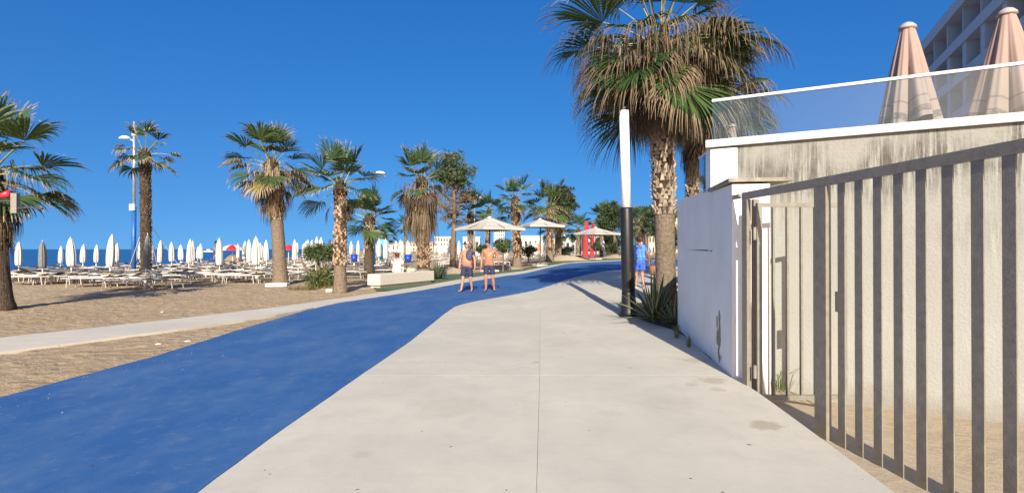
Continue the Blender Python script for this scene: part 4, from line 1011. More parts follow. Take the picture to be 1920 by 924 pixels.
def put_lounger(x, y, rz, far):
    global nl
    if nl >= 290 or x-interp(SHORE, y) < 1.5: return
    o = dup(LGF if far else LG, (x, y, land(x, y)), rz); nl += 1; return o
shade_no = 0
WLAB = {35: 'closed white beach umbrella nearest the left edge of the photo', 113: 'small closed white umbrella between the grey one and a tall one at far left', 135: 'tall closed white umbrella fourth from the left',
        155: 'slim closed white umbrella just right of the fourth one from the left', 180: 'short closed white umbrella left of the tallest one beside the blue lamp', 205: 'tallest closed white umbrella left of the blue street lamp',
        218: 'closed white umbrella half hidden just right of the tallest one', 412: 'large closed white umbrella in front of the thin grey one', 481: 'largest closed white umbrella left of the bushy skirted palm',
        553: 'closed white umbrella right of the bushy skirted palm', 552: 'closed white umbrella between the bushy palm and the twisted shrub', 616: 'closed white umbrella whose tip shows right of the twisted shrub head', 591: 'closed white umbrella whose tip rises above the twisted shrub head'}
GREYLAB = {80: 'grey closed beach umbrella second from the left', 272: 'grey closed beach umbrella in the shade in front of the dark thin palm', 405: 'grey closed beach umbrella behind a taller white one'}
for px, ty, by, k in NEAR:
    Y = max(20.5, min(52, 1300/(by-ty)))
    if px == 272: Y = 20.8
    b = P(px, Y); Hu = ZC(ty, Y)-b.z
    o = dup((UG if k == 2 else U[k]), b, rg.uniform(0, 6), (1, 1, max(.86, Hu/2.2)))
    if k == 2: o['label'] = GREYLAB[px]
    elif px in WLAB: o['label'] = WLAB[px]
    o.rotation_euler = (rg.uniform(-.035, .035), rg.uniform(-.045, .045), rg.uniform(0, 6)); q_ = rg.uniform(.82, 1.08); o.scale = (q_, q_, o.scale[2]); placed.append(b)
    for s in (-1, 1):
        lo_ = put_lounger(b.x-.15+rg.uniform(-.15, .15), b.y+s*.72+rg.uniform(-.1, .1), rg.uniform(-.10, .10)+(pi if rg.random() < .5 else 0)+.12, False)
        lk = {272: 'by the shaded umbrella before the thin palm', 35: 'by the umbrella nearest the left edge', 80: 'by the grey umbrella second from left', 205: 'by the tallest umbrella left of the lamp', 412: 'by the umbrella before the thin grey one', 481: 'by the largest umbrella left of bushy palm'}.get(px)
        if lo_ and lk: lo_['label'] = ('nearer' if s < 0 else 'farther')+' of the two flat sun loungers '+lk
for px, Y in ((15, 29), (55, 27), (100, 26), (150, 26), (180, 24.5), (235, 24.5), (240, 22), (305, 21.3), (330, 24), (400, 27), (440, 25), (375, 26), (455, 24), (495, 27), (520, 30), (560, 28), (600, 29), (655, 28), (665, 31), (650, 34), (720, 30), (735, 33), (445, 30), (310, 26), (270, 25), (85, 24), (25, 25.5), (130, 23.5), (200, 22.3), (480, 29), (540, 33), (590, 33), (705, 36), (745, 37), (625, 35), (570, 36)):
    b = P(px, Y); put_lounger(b.x, b.y, rg.uniform(-.15, .25), Y > 33)
cnt = 0
Y = 38.0
while Y < 125:
    x = interp(SHORE, Y)+7+rg.uniform(0, 2)
    while x < interp(STRIP_L, Y)-5.5-2.5*ss(50, 70, Y):
        px = 960+x/Y*1000
        xx = x+rg.uniform(-.4, .4); yy = Y+rg.uniform(-.5, .5)
        if px > 560 and all((xx-q.x)**2+(yy-q.y)**2 > 6 for q in placed[:40]):
            s_ = rg.uniform(1.0, 1.22)
            o = dup(rg.choice(UF) if yy > 46 else rg.choice(U), (xx, yy, land(xx, yy)), rg.uniform(0, 6), (1.12, 1.12, s_)); cnt += 1
            for s in (-1, 1):
                if yy < 80 or s == 1: put_lounger(xx-.2, yy+s*.75, rg.uniform(-.12, .12), True)
        x += 5.6
    Y += 5.4
for o in protos:
    for c in list(o.children): bpy.data.objects.remove(c)
    bpy.data.objects.remove(o)

def open_umbrella(label, px, Y, ey, ty, wpx, alt, seed):
    b = P(px, Y); root = thing('open_umbrella', label, 'beach umbrella', b); r = wpx*Y/F/2; z0 = ZC(ey, Y)-b.z; z1 = ZC(ty, Y)-b.z
    mb = MB(); n = 16
    for k, (t, zz) in enumerate(((.02, z1), (.5, z0+(z1-z0)*.68), (1, z0), (1.0, z0-.14))):
        for j in range(n): a = 2*pi*j/n; mb.v.append((r*t*math.cos(a), r*t*math.sin(a), zz))
    for k in range(3):
        for j in range(n): mb.f.append((k*n+j, k*n+(j+1) % n, (k+1)*n+(j+1) % n, (k+1)*n+j)); mb.m.append((j//2) % 2 if alt else 0)
    mb.build('canopy', [M['red'], M['canvas']], root); MB().tube([(0, 0, 0), (0, 0, z1)], .03, 6).build('pole', M['pole'], root)
open_umbrella('open red and white umbrella at the waterline left of the white slab palm', 436, 62, 467, 458, 46, True, 1)
open_umbrella('open red umbrella just right of the white slab palm trunk', 541, 58, 466, 458, 20, False, 2)

# white stone under the palm
mb = MB(); mb.box((0, 0, .04), (.85, .5, .14), .1); o = mb.build('stone_slab', M['whitecloth'], None, loc=P(521, 22.3)); tag(o, 'white stone slab lying at the foot of the bushy skirted palm', 'stone slab')
mb = MB(); mb.box((0, 0, .03), (.4, .25, .1), .3); o = mb.build('stone_slab', M['benchstone'], None, loc=P(622, 19.5)); tag(o, 'small flat stone beside the diamond trunk palm', 'stone slab')
# rock heap
mb = MB(); rgk = random.Random(2)
mb.lathe([(.9, 0), (1.1, .25), (.8, .7), (.35, 1.0)], 12, (0, 0, -.05), 0, lambda t, k: 1+.3*noise.noise(Vector((math.cos(t)*2, math.sin(t)*2, k))))
o = mb.build('rock', M['rock'], None, loc=P(438, 70)); tag(o, 'brown rock on the sand near the waterline', 'rock')
# bins
for px, Y, lb in ((664, 50, 'round blue bin on the sand right of the diamond trunk palm'), (765, 48, 'blue bin on the sand behind the seated woman')):
    o = thing('bin', lb, 'bin', P(px, Y)); MB().lathe([(.26, .35), (.33, .95)], 14).build('body', M['bluepl'], o, True); MB().lathe([(.35, .95), (.35, 1.0), (.1, 1.05)], 14).build('lid', M['bluepl'], o, True); MB().tube([(0, 0, -.05), (0, 0, .35)], .05, 8).build('stand', M['pole'], o)
# banners and flags
def feather(name, label, px, Y, ty, by, wpx, m, lean=0, cat='flag'):
    b = P(px, Y); H_ = ZC(ty, Y)-b.z; zb = max(.1, ZC(by, Y)-b.z); w_ = wpx*Y/F; root = thing(name, label, cat, b, 0)
    MB().tube([(0, 0, -.1), (lean*.3, 0, H_*.5), (lean+.1*w_, 0, H_*.96)], [.03, .025, .012], 6).build('pole', M['darkmetal'], root)
    mb = MB(); K = 12
    for k in range(K+1):
        t = k/K; z = zb+(H_-zb)*t; wd = w_*(1-.05*t)*(1 if t < .8 else max(.12, math.sqrt(max(0, 1-((t-.8)/.2)**2)))); x0 = lean*t**1.5+.03
        for u in range(4): mb.v.append((x0+wd*u/3, .08*math.sin(u*1.6+t*4)*w_+.012, z)); 
        for u in range(4): mb.v.append((x0+wd*u/3, .08*math.sin(u*1.6+t*4)*w_-.012, z))
    for k in range(K):
        for u in range(3):
            i = k*8+u; mb.f.append((i, i+1, i+9, i+8)); mb.m.append(0); mb.f.append((i+5, i+4, i+12, i+13)); mb.m.append(0)
        i = k*8
        for a, c in ((0, 4), (7, 3)): mb.f.append((i+a, i+8+a, i+8+c, i+c)); mb.m.append(0)
    mb.build('cloth', m, root, True)
feather('feather_flag', 'taller red feather flag, left one in front of the third large parasol', 1093, 63, 414, 482, 9, M['red'], .2)
feather('feather_flag', 'red feather flag with a dark edge, right of the taller red one', 1106.5, 66, 416, 481, 7, M['red'], .15)
feather('banner', 'turquoise banner on the beach beside the tiny palm', 707, 44, 448, 487, 18, M['turq'], .25, 'banner')
# large cantilever parasols
def big_parasol(label, px, Y, ty, ey, wpx, rz, side):
    c = P(px, Y); zt = ZC(ty, Y)-c.z; ze = ZC(ey, Y)-c.z; r = wpx*Y/F/2/(abs(math.cos(rz))+abs(math.sin(rz)))
    root = thing('large_parasol', label, 'parasol', c, rz, 'large beige parasols beside the path')
    mb = MB(); n = 8; rings = [(1.0, ze-.16), (1.0, ze), (.66, ze+(zt-ze)*.26), (.34, ze+(zt-ze)*.62), (.10, ze+(zt-ze)*.93)]
    sq = []
    for s in range(4):
        for k in range(n):
            t = k/n*2-1; x, y_ = 1, t
            for _ in range(s): x, y_ = -y_, x
            sq.append((x, y_))
    for i, (t, z) in enumerate(rings):
        for (x, y_) in sq:
            d = min(abs(x), abs(y_)); sag = (.10*(1-d))*(1 if 0 < i < 4 else 0); mb.v.append((x*r*t, y_*r*t, z-sag*.6*t+(.03*(1-d) if i == 0 else 0)))
    m_ = len(sq)
    for i in range(len(rings)-1):
        for j in range(m_): mb.f.append((i*m_+j, i*m_+(j+1) % m_, (i+1)*m_+(j+1) % m_, (i+1)*m_+j)); mb.m.append(0)
    mb.f.append(tuple(4*m_+j for j in range(m_))); mb.m.append(0)
    mb.build('canopy', M['beige'], root)
    MB().lathe([(r*.16, zt-.04), (r*.03, zt+.10)], 4).build('vent_cap', M['beige'], root)
    for k in range(8):
        a = k*pi/4; l = r*(1.38 if k % 2 else .98); MB().tube([(0, 0, zt-.12), (l*math.cos(a), l*math.sin(a), ze-.03)], .022, 5).build('rib', M['darkmetal'], root)
    MB().tube([(0, 0, -.05), (0, 0, zt)], .05, 10).build('pole', M['darkmetal'], root)
    MB().box((0, 0, .06), (.9, .9, .14)).build('base', M['benchstone'], root)
big_parasol('nearest large beige parasol above the two walking men', 918, 36, 408, 428, 134, R(38), 1)
big_parasol('second large beige parasol behind the palm between the parasols', 1013, 42, 411, 423, 88, R(20), 1)
big_parasol('third large beige parasol behind the red flags', 1117, 55, 427, 438, 96, R(35), 1)

# bench with bag
A, B = P(701, 20.9), P(803, 24.4); ab = B-A; L_ = ab.length; rzb = math.atan2(ab.y, ab.x)
be = thing('bench', 'long pale concrete bench block at the edge of the footpath', 'bench', (A+B)/2, rzb)
def bevbox(mb, c, d, e):
    x, y_, z = d[0]/2, d[1]/2, d[2]/2; rows = [(x-e, y_-e, -z), (x, y_, -z+e), (x, y_, z-e), (x-e, y_-e, z)]; b = len(mb.v)
    for (a, q, zz) in rows: mb.v += [(c[0]+sx*a, c[1]+sy*q, c[2]+zz) for sx, sy in ((-1, -1), (1, -1), (1, 1), (-1, 1))]
    for k in range(3):
        for j in range(4): mb.f.append((b+k*4+j, b+k*4+(j+1) % 4, b+k*4+4+(j+1) % 4, b+k*4+4+j)); mb.m.append(0)
    mb.f.append((b+3, b+2, b+1, b)); mb.m.append(0); mb.f.append((b+12, b+13, b+14, b+15)); mb.m.append(0)
q = MB(); bevbox(q, (0, 0, .33), (L_, .62, .44), .012); q.build('seat_block', M['benchstone'], be)
MB().box((0, 0, .055), (L_-.2, .46, .106)).build('plinth', M['benchstone'], be)
bt = thing('bag', 'white and lime beach bag lying on the bench beside the seated woman', 'bag', A+ab*.66+Vector((0, .12, .55)), rzb)
q = MB(); q.lathe([(.10, 0), (.16, .03), (.16, .08), (.09, .14)], 14, (0, 0, 0), 0, lambda t, k: 1+.2*math.sin(3*t+k)); q.build('body', M['whitecloth'], bt, True, scale=(1.5, .8, 1))
q = MB(); q.lathe([(.09, 0), (.12, .03), (.10, .12), (.05, .16)], 12); q.build('towel', M['lime'], bt, True, loc=(-.22, 0, 0))

# ------------------------------------------------------------------ far buildings, boats
def far_building(name, label, px0, px1, Y, ty, depth, m, nwin, nfl, roof=None):
    x0, x1 = (px0-960)/F*Y, (px1-960)/F*Y; zt = ZC(ty, Y); xm = (x0+x1)/2; b = thing(name, label, 'building', (xm, Y, -.4)); wd = x1-x0; H_ = zt+.4
    MB().box((0, depth/2, H_/2), (wd, depth, H_)).build('wall', m, b)
    MB().box((0, depth/2, H_+.12*Y/100), (wd*1.03, depth*1.05, .25*Y/100)).build('roof', roof or m, b)
    wm = MB().box((0, 0, 0), (wd/nwin*.5, .1*Y/100, H_/nfl*.5)).mesh('window', M['window'])
    for i in range(nwin):
        for k in range(nfl): link('window', wm, b, (-wd/2+wd*(i+.5)/nwin, -.02, H_*(k+.55)/nfl))
for a in (('apartment_building', 'cream apartment block beyond the big palm trunk next to the wall end', 1246, 1285, 190, 402, 18, M['cream'], 5, 4),
          ('apartment_building', 'low cream building left of the big palm trunk', 1216, 1240, 170, 441, 14, M['cream'], 4, 2),
          ('apartment_building', 'pale building on the far shore right of the straw skirted palm', 815, 846, 420, 446, 30, M['whitewall'], 6, 3),
          ('apartment_building', 'pink building on the far shore behind the tiny palm', 720, 752, 430, 458, 30, M['pinkwall'], 8, 1, M['terracotta']),
          ('apartment_building', 'grey white tower block seen under the nearest parasol', 926, 946, 330, 432, 20, M['hotel'], 5, 7),
          ('apartment_building', 'long low cream house on the far shore behind the straw skirt', 762, 812, 440, 456, 20, M['cream'], 9, 2, M['terracotta']),
          ('beach_cabin', 'white beach cabin behind the umbrellas under the nearest parasol', 868, 900, 128, 446, 4, M['whitewall'], 3, 1),
          ('beach_cabin', 'long white beach cabin between the two nearest parasols', 972, 1018, 118, 444, 4, M['whitewall'], 5, 1),
          ('beach_cabin', 'white beach cabin behind the bright green palm trunk', 1024, 1070, 112, 448, 4, M['whitewall'], 4, 1),
          ('beach_cabin', 'white beach cabin under the third large parasol', 1076, 1122, 120, 446, 4, M['whitewall'], 4, 1)):
    far_building(*a)
o = thing('menu_board', 'orange sign board on the white beach cabin between the parasols', 'sign', P(1010, 110)); MB().box((0, 0, 1.4), (1.6, .08, 1.6)).build('board', simple('orange_board', (.6, .16, .06), .6, .5, 3), o); MB().tube([(0, .06, -.1), (0, .06, 1.5)], .05, 6).build('post', M['darkmetal'], o)
def boat(label, px, Y, L_):
    c = Vector(((px-960)/F*Y, Y, -.45)); o = thing('boat', label, 'boat', c); mb = MB(); K = 8
    for k in range(K+1):
        t = k/K; w_ = L_*.14*math.sin(min(1, t*1.6)*pi/2)*(1 if t < .6 else 1-((t-.6)/.4)**2)+.05
        mb.v += [((1-t)*L_-L_/2-.0, -w_, .9), ((1-t)*L_-L_/2, -w_*.6, -.2), ((1-t)*L_-L_/2, w_*.6, -.2), ((1-t)*L_-L_/2, w_, .9)]
    for k in range(K):
        for j in range(4): mb.f.append((k*4+j, k*4+(j+1) % 4, k*4+4+(j+1) % 4, k*4+4+j)); mb.m.append(0)
    mb.build('hull', M['lampwhite'], o); MB().box((0, 0, 1.3), (L_*.35, L_*.16, .9)).build('cabin', M['lampwhite'], o)
boat('small white motor boat on the sea left of the open red and white umbrella', 391, 380, 7)
boat('tiny white boat far out beside the two red umbrellas', 519, 520, 6)

# ------------------------------------------------------------------ people
def skin(name, nd, ed, mat, parent, depth=1.0, sub=2, root=0):
    me = bpy.data.meshes.new(name+'_skel'); names = list(nd); idx = {k: i for i, k in enumerate(names)}
    me.from_pydata([nd[k][0] for k in names], [(idx[a], idx[b]) for a, b in ed], [])
    o = bpy.data.objects.new(name, me); C.objects.link(o)
    md = o.modifiers.new('s', 'SKIN'); md.use_smooth_shade = True
    for i, k in enumerate(names):
        r = nd[k][1]; me.skin_vertices[0].data[i].radius = r if hasattr(r, '__len__') else (r, r)
        me.skin_vertices[0].data[i].use_root = (i == root)
    sb = o.modifiers.new('u', 'SUBSURF'); sb.levels = sub; sb.render_levels = sub
    dg = bpy.context.evaluated_depsgraph_get(); nm = bpy.data.meshes.new_from_object(o.evaluated_get(dg))
    bpy.data.objects.remove(o); bpy.data.meshes.remove(me)
    nm.name = name; nm.materials.clear(); nm.materials.append(mat)
    if depth != 1.0:
        for v in nm.vertices: v.co.y *= depth
    nm.polygons.foreach_set('use_smooth', [True]*len(nm.polygons))
    return link(name, nm, parent)
def chain(nd, ed, start, items):
    prev = start
    for nm, p, r in items:
        nd[nm] = (p, r); ed.append((prev, nm)); prev = nm
def hand(nd, ed, side, wrist, palm, d, curl):
    """five fingers growing from the palm along d, curling towards the body"""
    d = Vector(d).normalized(); inn = Vector((-side, 0, 0)); fw = Vector((0, -1, 0)); p = Vector(palm)
    for i, (off, l) in enumerate(((-.030, .062), (-.010, .072), (.011, .068), (.030, .054))):
        b = p+fw*(-off)+d*.03; a = b+d*l*.55+inn*curl*.012; e = a+d*l*.45+inn*curl*.03
        chain(nd, ed, palm_name(side), [('f%d%d0' % (side, i), tuple(b), .0105), ('f%d%d1' % (side, i), tuple(a), .0095), ('f%d%d2' % (side, i), tuple(e), .008)])
    b = p+fw*.034+inn*.004; a = b+fw*.022+d*.03; e = a+d*.03+inn*.006
    chain(nd, ed, palm_name(side), [('t%d0' % side, tuple(b), .012), ('t%d1' % side, tuple(a), .011), ('t%d2' % side, tuple(e), .009)])
def palm_name(side): return 'palm%d' % side
def person(label, loc, rz, arms, legs, belly=.165, height=1.76, head=(0, 0), mat='skin', depth=.82, chest=.16, shoulder=.175, group=None, lean=0):
    root = thing('person', label, 'person', loc, rz, group); s = height/1.76; root.scale = (s, s, s)
    nd = {'pelvis': ((0, 0, .94), (.155, .155))}; ed = []
    hx, hy = head
    chain(nd, ed, 'pelvis', [('belly', (0, -.03-.25*(belly-.16), 1.09), belly), ('ribs', (0, -.01, 1.25), chest), ('upper', (0, .015, 1.39), chest*.86), ('neck0', (0, .025, 1.475), .062), ('neck1', (0+hx*.2, .015+hy*.2, 1.53), .056),
                             ('jaw', (hx*.6, -.012+hy*.5, 1.585), .068), ('skull', (hx, .005+hy, 1.655), .088), ('crown', (hx*1.1, .01+hy, 1.715), .066)])
    nd['nose'] = ((hx*1.9, -.118+hy, 1.622), .012); ed.append(('skull', 'nose'))
    for sd_ in (-1, 1):
        e, w_, p = arms[sd_]; sh = (sd_*shoulder, .02, 1.405)
        chain(nd, ed, 'upper', [('sh%d' % sd_, sh, .066), ('ua%d' % sd_, tuple(Vector(sh).lerp(Vector(e), .5)), .052), ('el%d' % sd_, e, .042), ('fa%d' % sd_, tuple(Vector(e).lerp(Vector(w_), .35)), .042), ('wr%d' % sd_, w_, .027), ('palm%d' % sd_, p, (.034, .022))])
        hand(nd, ed, sd_, w_, p, Vector(p)-Vector(w_), 1.0)
        k, a, t = legs[sd_]
        chain(nd, ed, 'pelvis', [('hip%d' % sd_, (sd_*.088, 0, .87), .105), ('th%d' % sd_, tuple(Vector((sd_*.09, 0, .87)).lerp(Vector(k), .5)), .083), ('kn%d' % sd_, k, .058), ('cf%d' % sd_, tuple(Vector(k).lerp(Vector(a), .35)+Vector((0, .015, 0))), .056), ('an%d' % sd_, a, .036), ('ft%d' % sd_, tuple(Vector(a).lerp(Vector(t), .5)+Vector((0, 0, -.03))), .034), ('toe%d' % sd_, t, .026)])
    bo = skin('body', nd, ed, M[mat], root, depth)
    for sd_ in (-1, 1):
        q = MB(); q.lathe([(.002, -.011), (.009, -.006), (.011, 0), (.009, .006), (.002, .011)], 8); q.build('eye', M['eye'], root, True, loc=(hx+sd_*.032, (-.076+hy)*depth, 1.665))
        q = MB(); q.lathe([(.004, -.03), (.016, -.015), (.02, .012), (.006, .03)], 8); q.build('ear', M[mat], root, True, loc=(hx+sd_*.092, (.01+hy)*depth, 1.645), scale=(.5, 1, 1))
        k, a, t = legs[sd_]
    q = MB(); q.box((hx*1.4, (-.083+hy)*depth, 1.592), (.045, .012, .010)); q.build('mouth', M['redpl'] if False else M['hairred'], root)
    return root, nd
def shorts(root, nd, mat, legs, top=1.0, hem=.42, ease=1.12, depth=.86, belly=None, r_hem=.10):
    n2 = {'w': ((0, -.02, top), (.165*ease if belly is None else belly)), 'p': ((0, 0, .90), .165*ease)}; e2 = [('w', 'p')]
    for sd_ in (-1, 1):
        k = Vector(legs[sd_][0]); hp = Vector((sd_*.088, 0, .87)); m_ = hp.lerp(k, .5); e = hp.lerp(k, hem/.42*.95 if hem < 1 else 1)
        chain(n2, e2, 'p', [('h%d' % sd_, (sd_*.095, 0, .84), .115*ease), ('m%d' % sd_, tuple(m_), .10*ease), ('e%d' % sd_, tuple(e), r_hem*ease)])
    o = skin('shorts', n2, e2, M[mat], root, depth)
    return o
def sandals(root, legs, mat, depth=.82):
    for sd_ in (-1, 1):
        k, a, t = legs[sd_]; m_ = (Vector(a)+Vector(t))/2; d = Vector(t)-Vector(a); rz = math.atan2(d.y, d.x)-pi/2
        q = MB(); q.lathe([(.045, 0), (.05, .012), (.048, .022)], 14); q.build('sandal', M[mat], root, True, loc=(m_.x, m_.y*depth-.0, t[2]-.045), rot=(0, 0, rz), scale=(1, 2.7*depth, 1))
# man with cap: belly, shirt hung over his shoulder
LEG1 = {-1: ((-.12, -.14, .49), (-.16, -.20, .085), (-.20, -.40, .05)), 1: ((.12, .0, .48), (.13, .16, .10), (.15, -.02, .045))}
ARM1 = {-1: ((-.27, .06, 1.13), (-.27, -.04, .89), (-.265, -.06, .81)), 1: ((.27, .03, 1.13), (.31, -.10, .90), (.315, -.13, .82))}
c1 = P(876, 18.7, .008)
pm, nd = person('man with navy cap and bare belly, navy shirt over one shoulder, walking', c1, R(-12), ARM1, LEG1, .205, 1.74, (-.03, -.02), 'skin', .92, .178, .18)
shorts(pm, nd, 'navy', LEG1, 1.0, .40, 1.16, .95, .19, .118)
sandals(pm, LEG1, 'darkmetal', .92)
n2 = {'a': ((.06, .19, 1.10), (.15, .04)), 'b': ((.10, .15, 1.34), (.15, .045)), 'c': ((.125, .03, 1.462), (.125, .055)), 'd': ((.11, -.13, 1.39), (.13, .05)), 'e': ((.10, -.205, 1.25), (.125, .04)), 'f': ((.16, -.20, 1.13), (.07, .025)), 'g': ((.045, -.12, 1.42), (.07, .04)), 'i': ((.215, -.06, 1.34), (.07, .07))}
skin('draped_shirt', n2, [('a', 'b'), ('b', 'c'), ('c', 'd'), ('d', 'e'), ('e', 'f'), ('c', 'g'), ('c', 'i')], M['shirtnavy'], pm, .95, 2, 2)
n2 = {'a': ((.20, .02, 1.42), .092), 'b': ((.245, .03, 1.27), .078)}
skin('draped_sleeve', n2, [('a', 'b')], M['shirtnavy'], pm, 1, 2)
n2 = {'a': ((-.185, .03, 1.42), .078), 'b': ((-.23, .04, 1.30), .066)}
skin('shirt_edge', n2, [('a', 'b')], M['shirtnavy'], pm, 1, 2)
q = MB(); q.lathe([(.098, 0), (.10, .03), (.088, .075), (.055, .105), (.012, .117)], 18, (0, 0, 0)); cap_ = q.build('cap', M['navy'], pm, True, loc=(-.03, -.01, 1.685), scale=(.95, 1.05, 1))
q = MB(); q.box((0, 0, 0), (.12, .10, .012)); q.build('cap_brim', M['navy'], cap_, loc=(-.045, -.11, .008), rot=(.2, 0, -.3))
q = MB(); q.lathe([(.002, .0), (.05, .006), (.058, .0)], 12); q.build('cap_panel', M['whitecloth'], cap_, True, loc=(.062, -.06, .058), rot=(.6, 1.0, 0))
# second man, hand bent in front of his waist
LEG2 = {-1: ((-.10, -.10, .49), (-.10, -.05, .085), (-.12, -.25, .045)), 1: ((.13, -.04, .49), (.17, .08, .09), (.20, -.12, .05))}
ARM2 = {-1: ((-.26, .05, 1.13), (-.27, -.06, .89), (-.275, -.08, .81)), 1: ((.33, .10, 1.15), (.37, -.10, 1.00), (.355, -.17, .95))}
c2 = P(917, 19.0, .008)
pm, nd = person('bare chested man in navy shorts with one arm bent, right of the pair', c2, R(-6), ARM2, LEG2, .158, 1.80, (-.045, -.02), 'skin2', .80, .178, .205)
shorts(pm, nd, 'navy', LEG2, .99, .37, 1.06, .86, .168, .105)
sandals(pm, LEG2, 'hairdark', .80)
q = MB(); q.lathe([(.094, -.03), (.099, .02), (.088, .065), (.05, .092), (.01, .10)], 18); q.build('hair', M['hairdark'], pm, True, loc=(-.042, .012, 1.668), scale=(.97, 1.02, 1))
q = MB(); q.lathe([(.032, -.012), (.034, 0), (.032, .012)], 12, cap=False); q.build('watch', M['darkmetal'], pm, loc=(.365, -.085*.8, 1.0), rot=(1.0, .2, 0))
# woman in blue walking away
LEG3 = {-1: ((-.10, -.06, .48), (-.11, .14, .10), (-.11, .0, .05)), 1: ((.10, -.10, .49), (.10, -.10, .085), (.11, -.28, .045))}
ARM3 = {-1: ((-.30, .05, 1.10), (-.33, -.08, .90), (-.335, -.11, .82)), 1: ((.25, .02, 1.12), (.27, -.14, .90), (.27, -.17, .83))}
yw = 17.4; xw = (1199-960)/F*yw; hw_ = h(xw, yw)
pw, nd = person('woman in a blue tunic and shorts walking away beside the lamp post', (xw, yw, hw_), R(176), ARM3, LEG3, .19, 1.70, (.0, -.01), 'skin', .9, .17, .165)
n2 = {'a': ((0, .02, 1.455), .085), 'b': ((0, .01, 1.38), .175), 'c': ((0, 0, 1.2), .195), 'd': ((0, -.02, 1.03), .215), 'e': ((0, 0, .84), .215)}
e2 = [('a', 'b'), ('b', 'c'), ('c', 'd'), ('d', 'e')]
for s in (-1, 1): chain(n2, e2, 'b', [('s%d' % s, (s*.19, .02, 1.39), .085), ('t%d' % s, (s*.25, .03, 1.22), .078)])
skin('tunic', n2, e2, M['bluecloth'], pw, .88, 2, 2)
shorts(pw, nd, 'bluecloth2', LEG3, .94, .33, 1.22, .95, .2, .115); sandals(pw, LEG3, 'whitecloth', .9)
q = MB(); q.lathe([(.07, -.10), (.102, -.06), (.108, 0), (.10, .055), (.06, .092), (.01, .102)], 18, (0, 0, 0), 0, lambda t, k: 1+.05*math.sin(5*t+k)); q.build('hair', M['hair'], pw, True, loc=(0, .018, 1.655))
q = MB(); q.lathe([(.028, -.01), (.03, 0), (.028, .01)], 10, cap=False)
bk = thing('basket', 'brown wicker basket carried by the woman in blue', 'basket', (xw+.52, yw-.02, hw_+.42), .2)
q = MB(); q.lathe([(.16, 0), (.21, .08), (.215, .30), (.20, .31), (.195, .10), (.14, .02)], 18); q.build('body', M['wicker'], bk, True)
for s in (-1, 1):
    q = MB(); q.tube([(-.16, s*.08, .30), (-.10, s*.05, .46), (.0, s*.03, .50), (.10, s*.05, .46), (.16, s*.08, .30)], .012, 6); q.build('handle', M['wicker'], bk, True)
# seated woman, back to the path
sp = A+ab*.44+Vector((-.15, .16, 0)); zs = A.z+.55
LEG4 = {-1: ((-.12, -.46, .92), (-.12, -.50, .50), (-.13, -.66, .46)), 1: ((.12, -.46, .92), (.12, -.50, .50), (.13, -.66, .46))}
ARM4 = {-1: ((-.27, -.02, 1.14), (-.20, -.24, 1.0), (-.16, -.31, .985)), 1: ((.27, -.02, 1.14), (.20, -.24, 1.0), (.16, -.31, .985))}
ps, nd = person('woman in a red and white printed top sitting on the bench with her back turned', (sp.x, sp.y, zs-.84*.95), R(184), ARM4, LEG4, .19, 1.67, (0, -.04), 'skin', .9, .175, .17)
n2 = {'a': ((0, .02, 1.46), .09), 'b': ((0, .02, 1.38), .18), 'c': ((0, .01, 1.2), .205), 'd': ((0, 0, 1.03), .225), 'e': ((0, .02, .86), .24), 'f': ((0, .03, .80), .225)}
e2 = [('a', 'b'), ('b', 'c'), ('c', 'd'), ('d', 'e'), ('e', 'f')]
for s in (-1, 1): chain(n2, e2, 'b', [('s%d' % s, (s*.19, .02, 1.385), .09), ('t%d' % s, (s*.26, -.01, 1.20), .08)])
skin('printed_top', n2, e2, M['print'], ps, .9, 2, 2)
n2 = {'p': ((0, 0, .92), .19)}; e2 = []
for s in (-1, 1): chain(n2, e2, 'p', [('h%d' % s, (s*.10, -.12, .90), .12), ('k%d' % s, (s*.12, -.40, .92), .09)])
skin('trousers', n2, e2, M['whitecloth'], ps, .95, 2)
q = MB(); q.lathe([(.06, -.13), (.10, -.07), (.11, 0), (.10, .055), (.06, .092), (.01, .102)], 18); q.build('hair', M['hairred'], ps, True, loc=(0, -.012, 1.655))
q = MB(); q.lathe([(.17, -.01), (.10, .0), (.095, .06), (.05, .095), (.01, .10)], 18); q.build('sun_hat', simple('pink_hat', (.68, .52, .48), .8, .08, 9), ps, True, loc=(0, -.02, 1.70), rot=(.25, 0, 0))

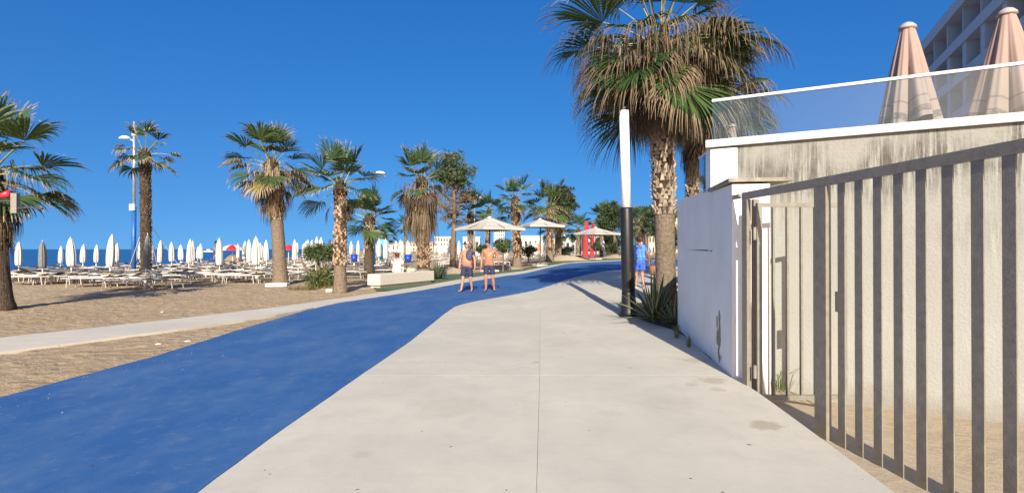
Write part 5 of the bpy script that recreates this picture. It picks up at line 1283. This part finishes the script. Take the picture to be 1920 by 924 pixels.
# ------------------------------------------------------------------ litter: a few pale pebbles and scraps
rg = random.Random(31)
pm_ = [MB().lathe([(.4, -.1), (1, .15), (.8, .5), (.2, .7)], 7, (0, 0, 0), 0, (lambda s: lambda t, k: 1+.25*math.sin(t*2+s+k))(s)).mesh('pebble', M['benchstone']) for s in range(3)]
for i, (px, py) in enumerate(((352, 636), (298, 641), (305, 583))):
    Yp = 1500/(py-467); x = (px-960)/F*Yp
    o = link('pebble', pm_[i], None, (x, Yp, landz(x, Yp)), (0, 0, i), (.045, .04, .035)); tag(o, ['pale pebble on the sand wedge next to the blue track edge', 'pale pebble on the sand just below the footpath', 'pale pebble on the beach sand above the footpath'][i], 'pebble')
mb = MB()
for k in range(620):
    if rg.random() < .6: Yp = rg.uniform(4.5, 16); x = rg.uniform(-9, interp(BLUE_L, Yp)-.1)
    else: Yp = rg.uniform(3.2, 6.4); x = rg.uniform(2.75, 5)
    if Yp > 7 and x > 0: continue
    r_ = rg.uniform(.003, .009); z = landz(x, Yp); a = rg.uniform(0, 6)
    t3 = [(x+r_*math.cos(a+q*2.1), Yp+r_*math.sin(a+q*2.1), z) for q in range(3)]; ap = (x, Yp, z+r_*1.1)
    for q in range(3): mb.face([t3[q], t3[(q+1) % 3], ap])
tag(mb.build('gravel', simple('gravel_stone', (.36, .30, .22), .9, .4, 30)), kind='stuff')
# grit, leaf scraps and sand blown over the paving
mb = MB()
for k in range(355):
    Yp = 3.2+14*rg.random()**1.6
    if k < 150: x = interp(CONC_R, Yp)-abs(rg.gauss(0, .35)); zt = .001
    elif k < 300: x = interp(BLUE_L, Yp)+abs(rg.gauss(0, .45))+.05; zt = .008
    else: x = rg.uniform(-4.8, 2.3); zt = .008 if x < interp(BLUE_R, Yp) else .001
    if x > interp(CONC_R, Yp)-.02: continue
    r_ = rg.uniform(.004, .011); a = rg.uniform(0, 6); z = h(x, Yp)+zt; e_ = rg.uniform(1, 3) if k >= 300 else 1
    p_ = [(x+r_*e_*math.cos(a), Yp+r_*e_*math.sin(a), z), (x-r_*.6*math.sin(a), Yp+r_*.6*math.cos(a), z), (x-r_*e_*math.cos(a), Yp-r_*e_*math.sin(a), z), (x+r_*.6*math.sin(a), Yp-r_*.6*math.cos(a), z)]; t_ = (x, Yp, z+r_*.5)
    for q in range(4): mb.face([p_[q], p_[(q+1) % 4], t_], 1 if k >= 300 else 0)
tag(mb.build('blown_grit', [M['dirt'], M['deaddark']]), kind='stuff')
print('umbrellas grid', cnt, 'loungers', nl, 'objects', len(bpy.data.objects))
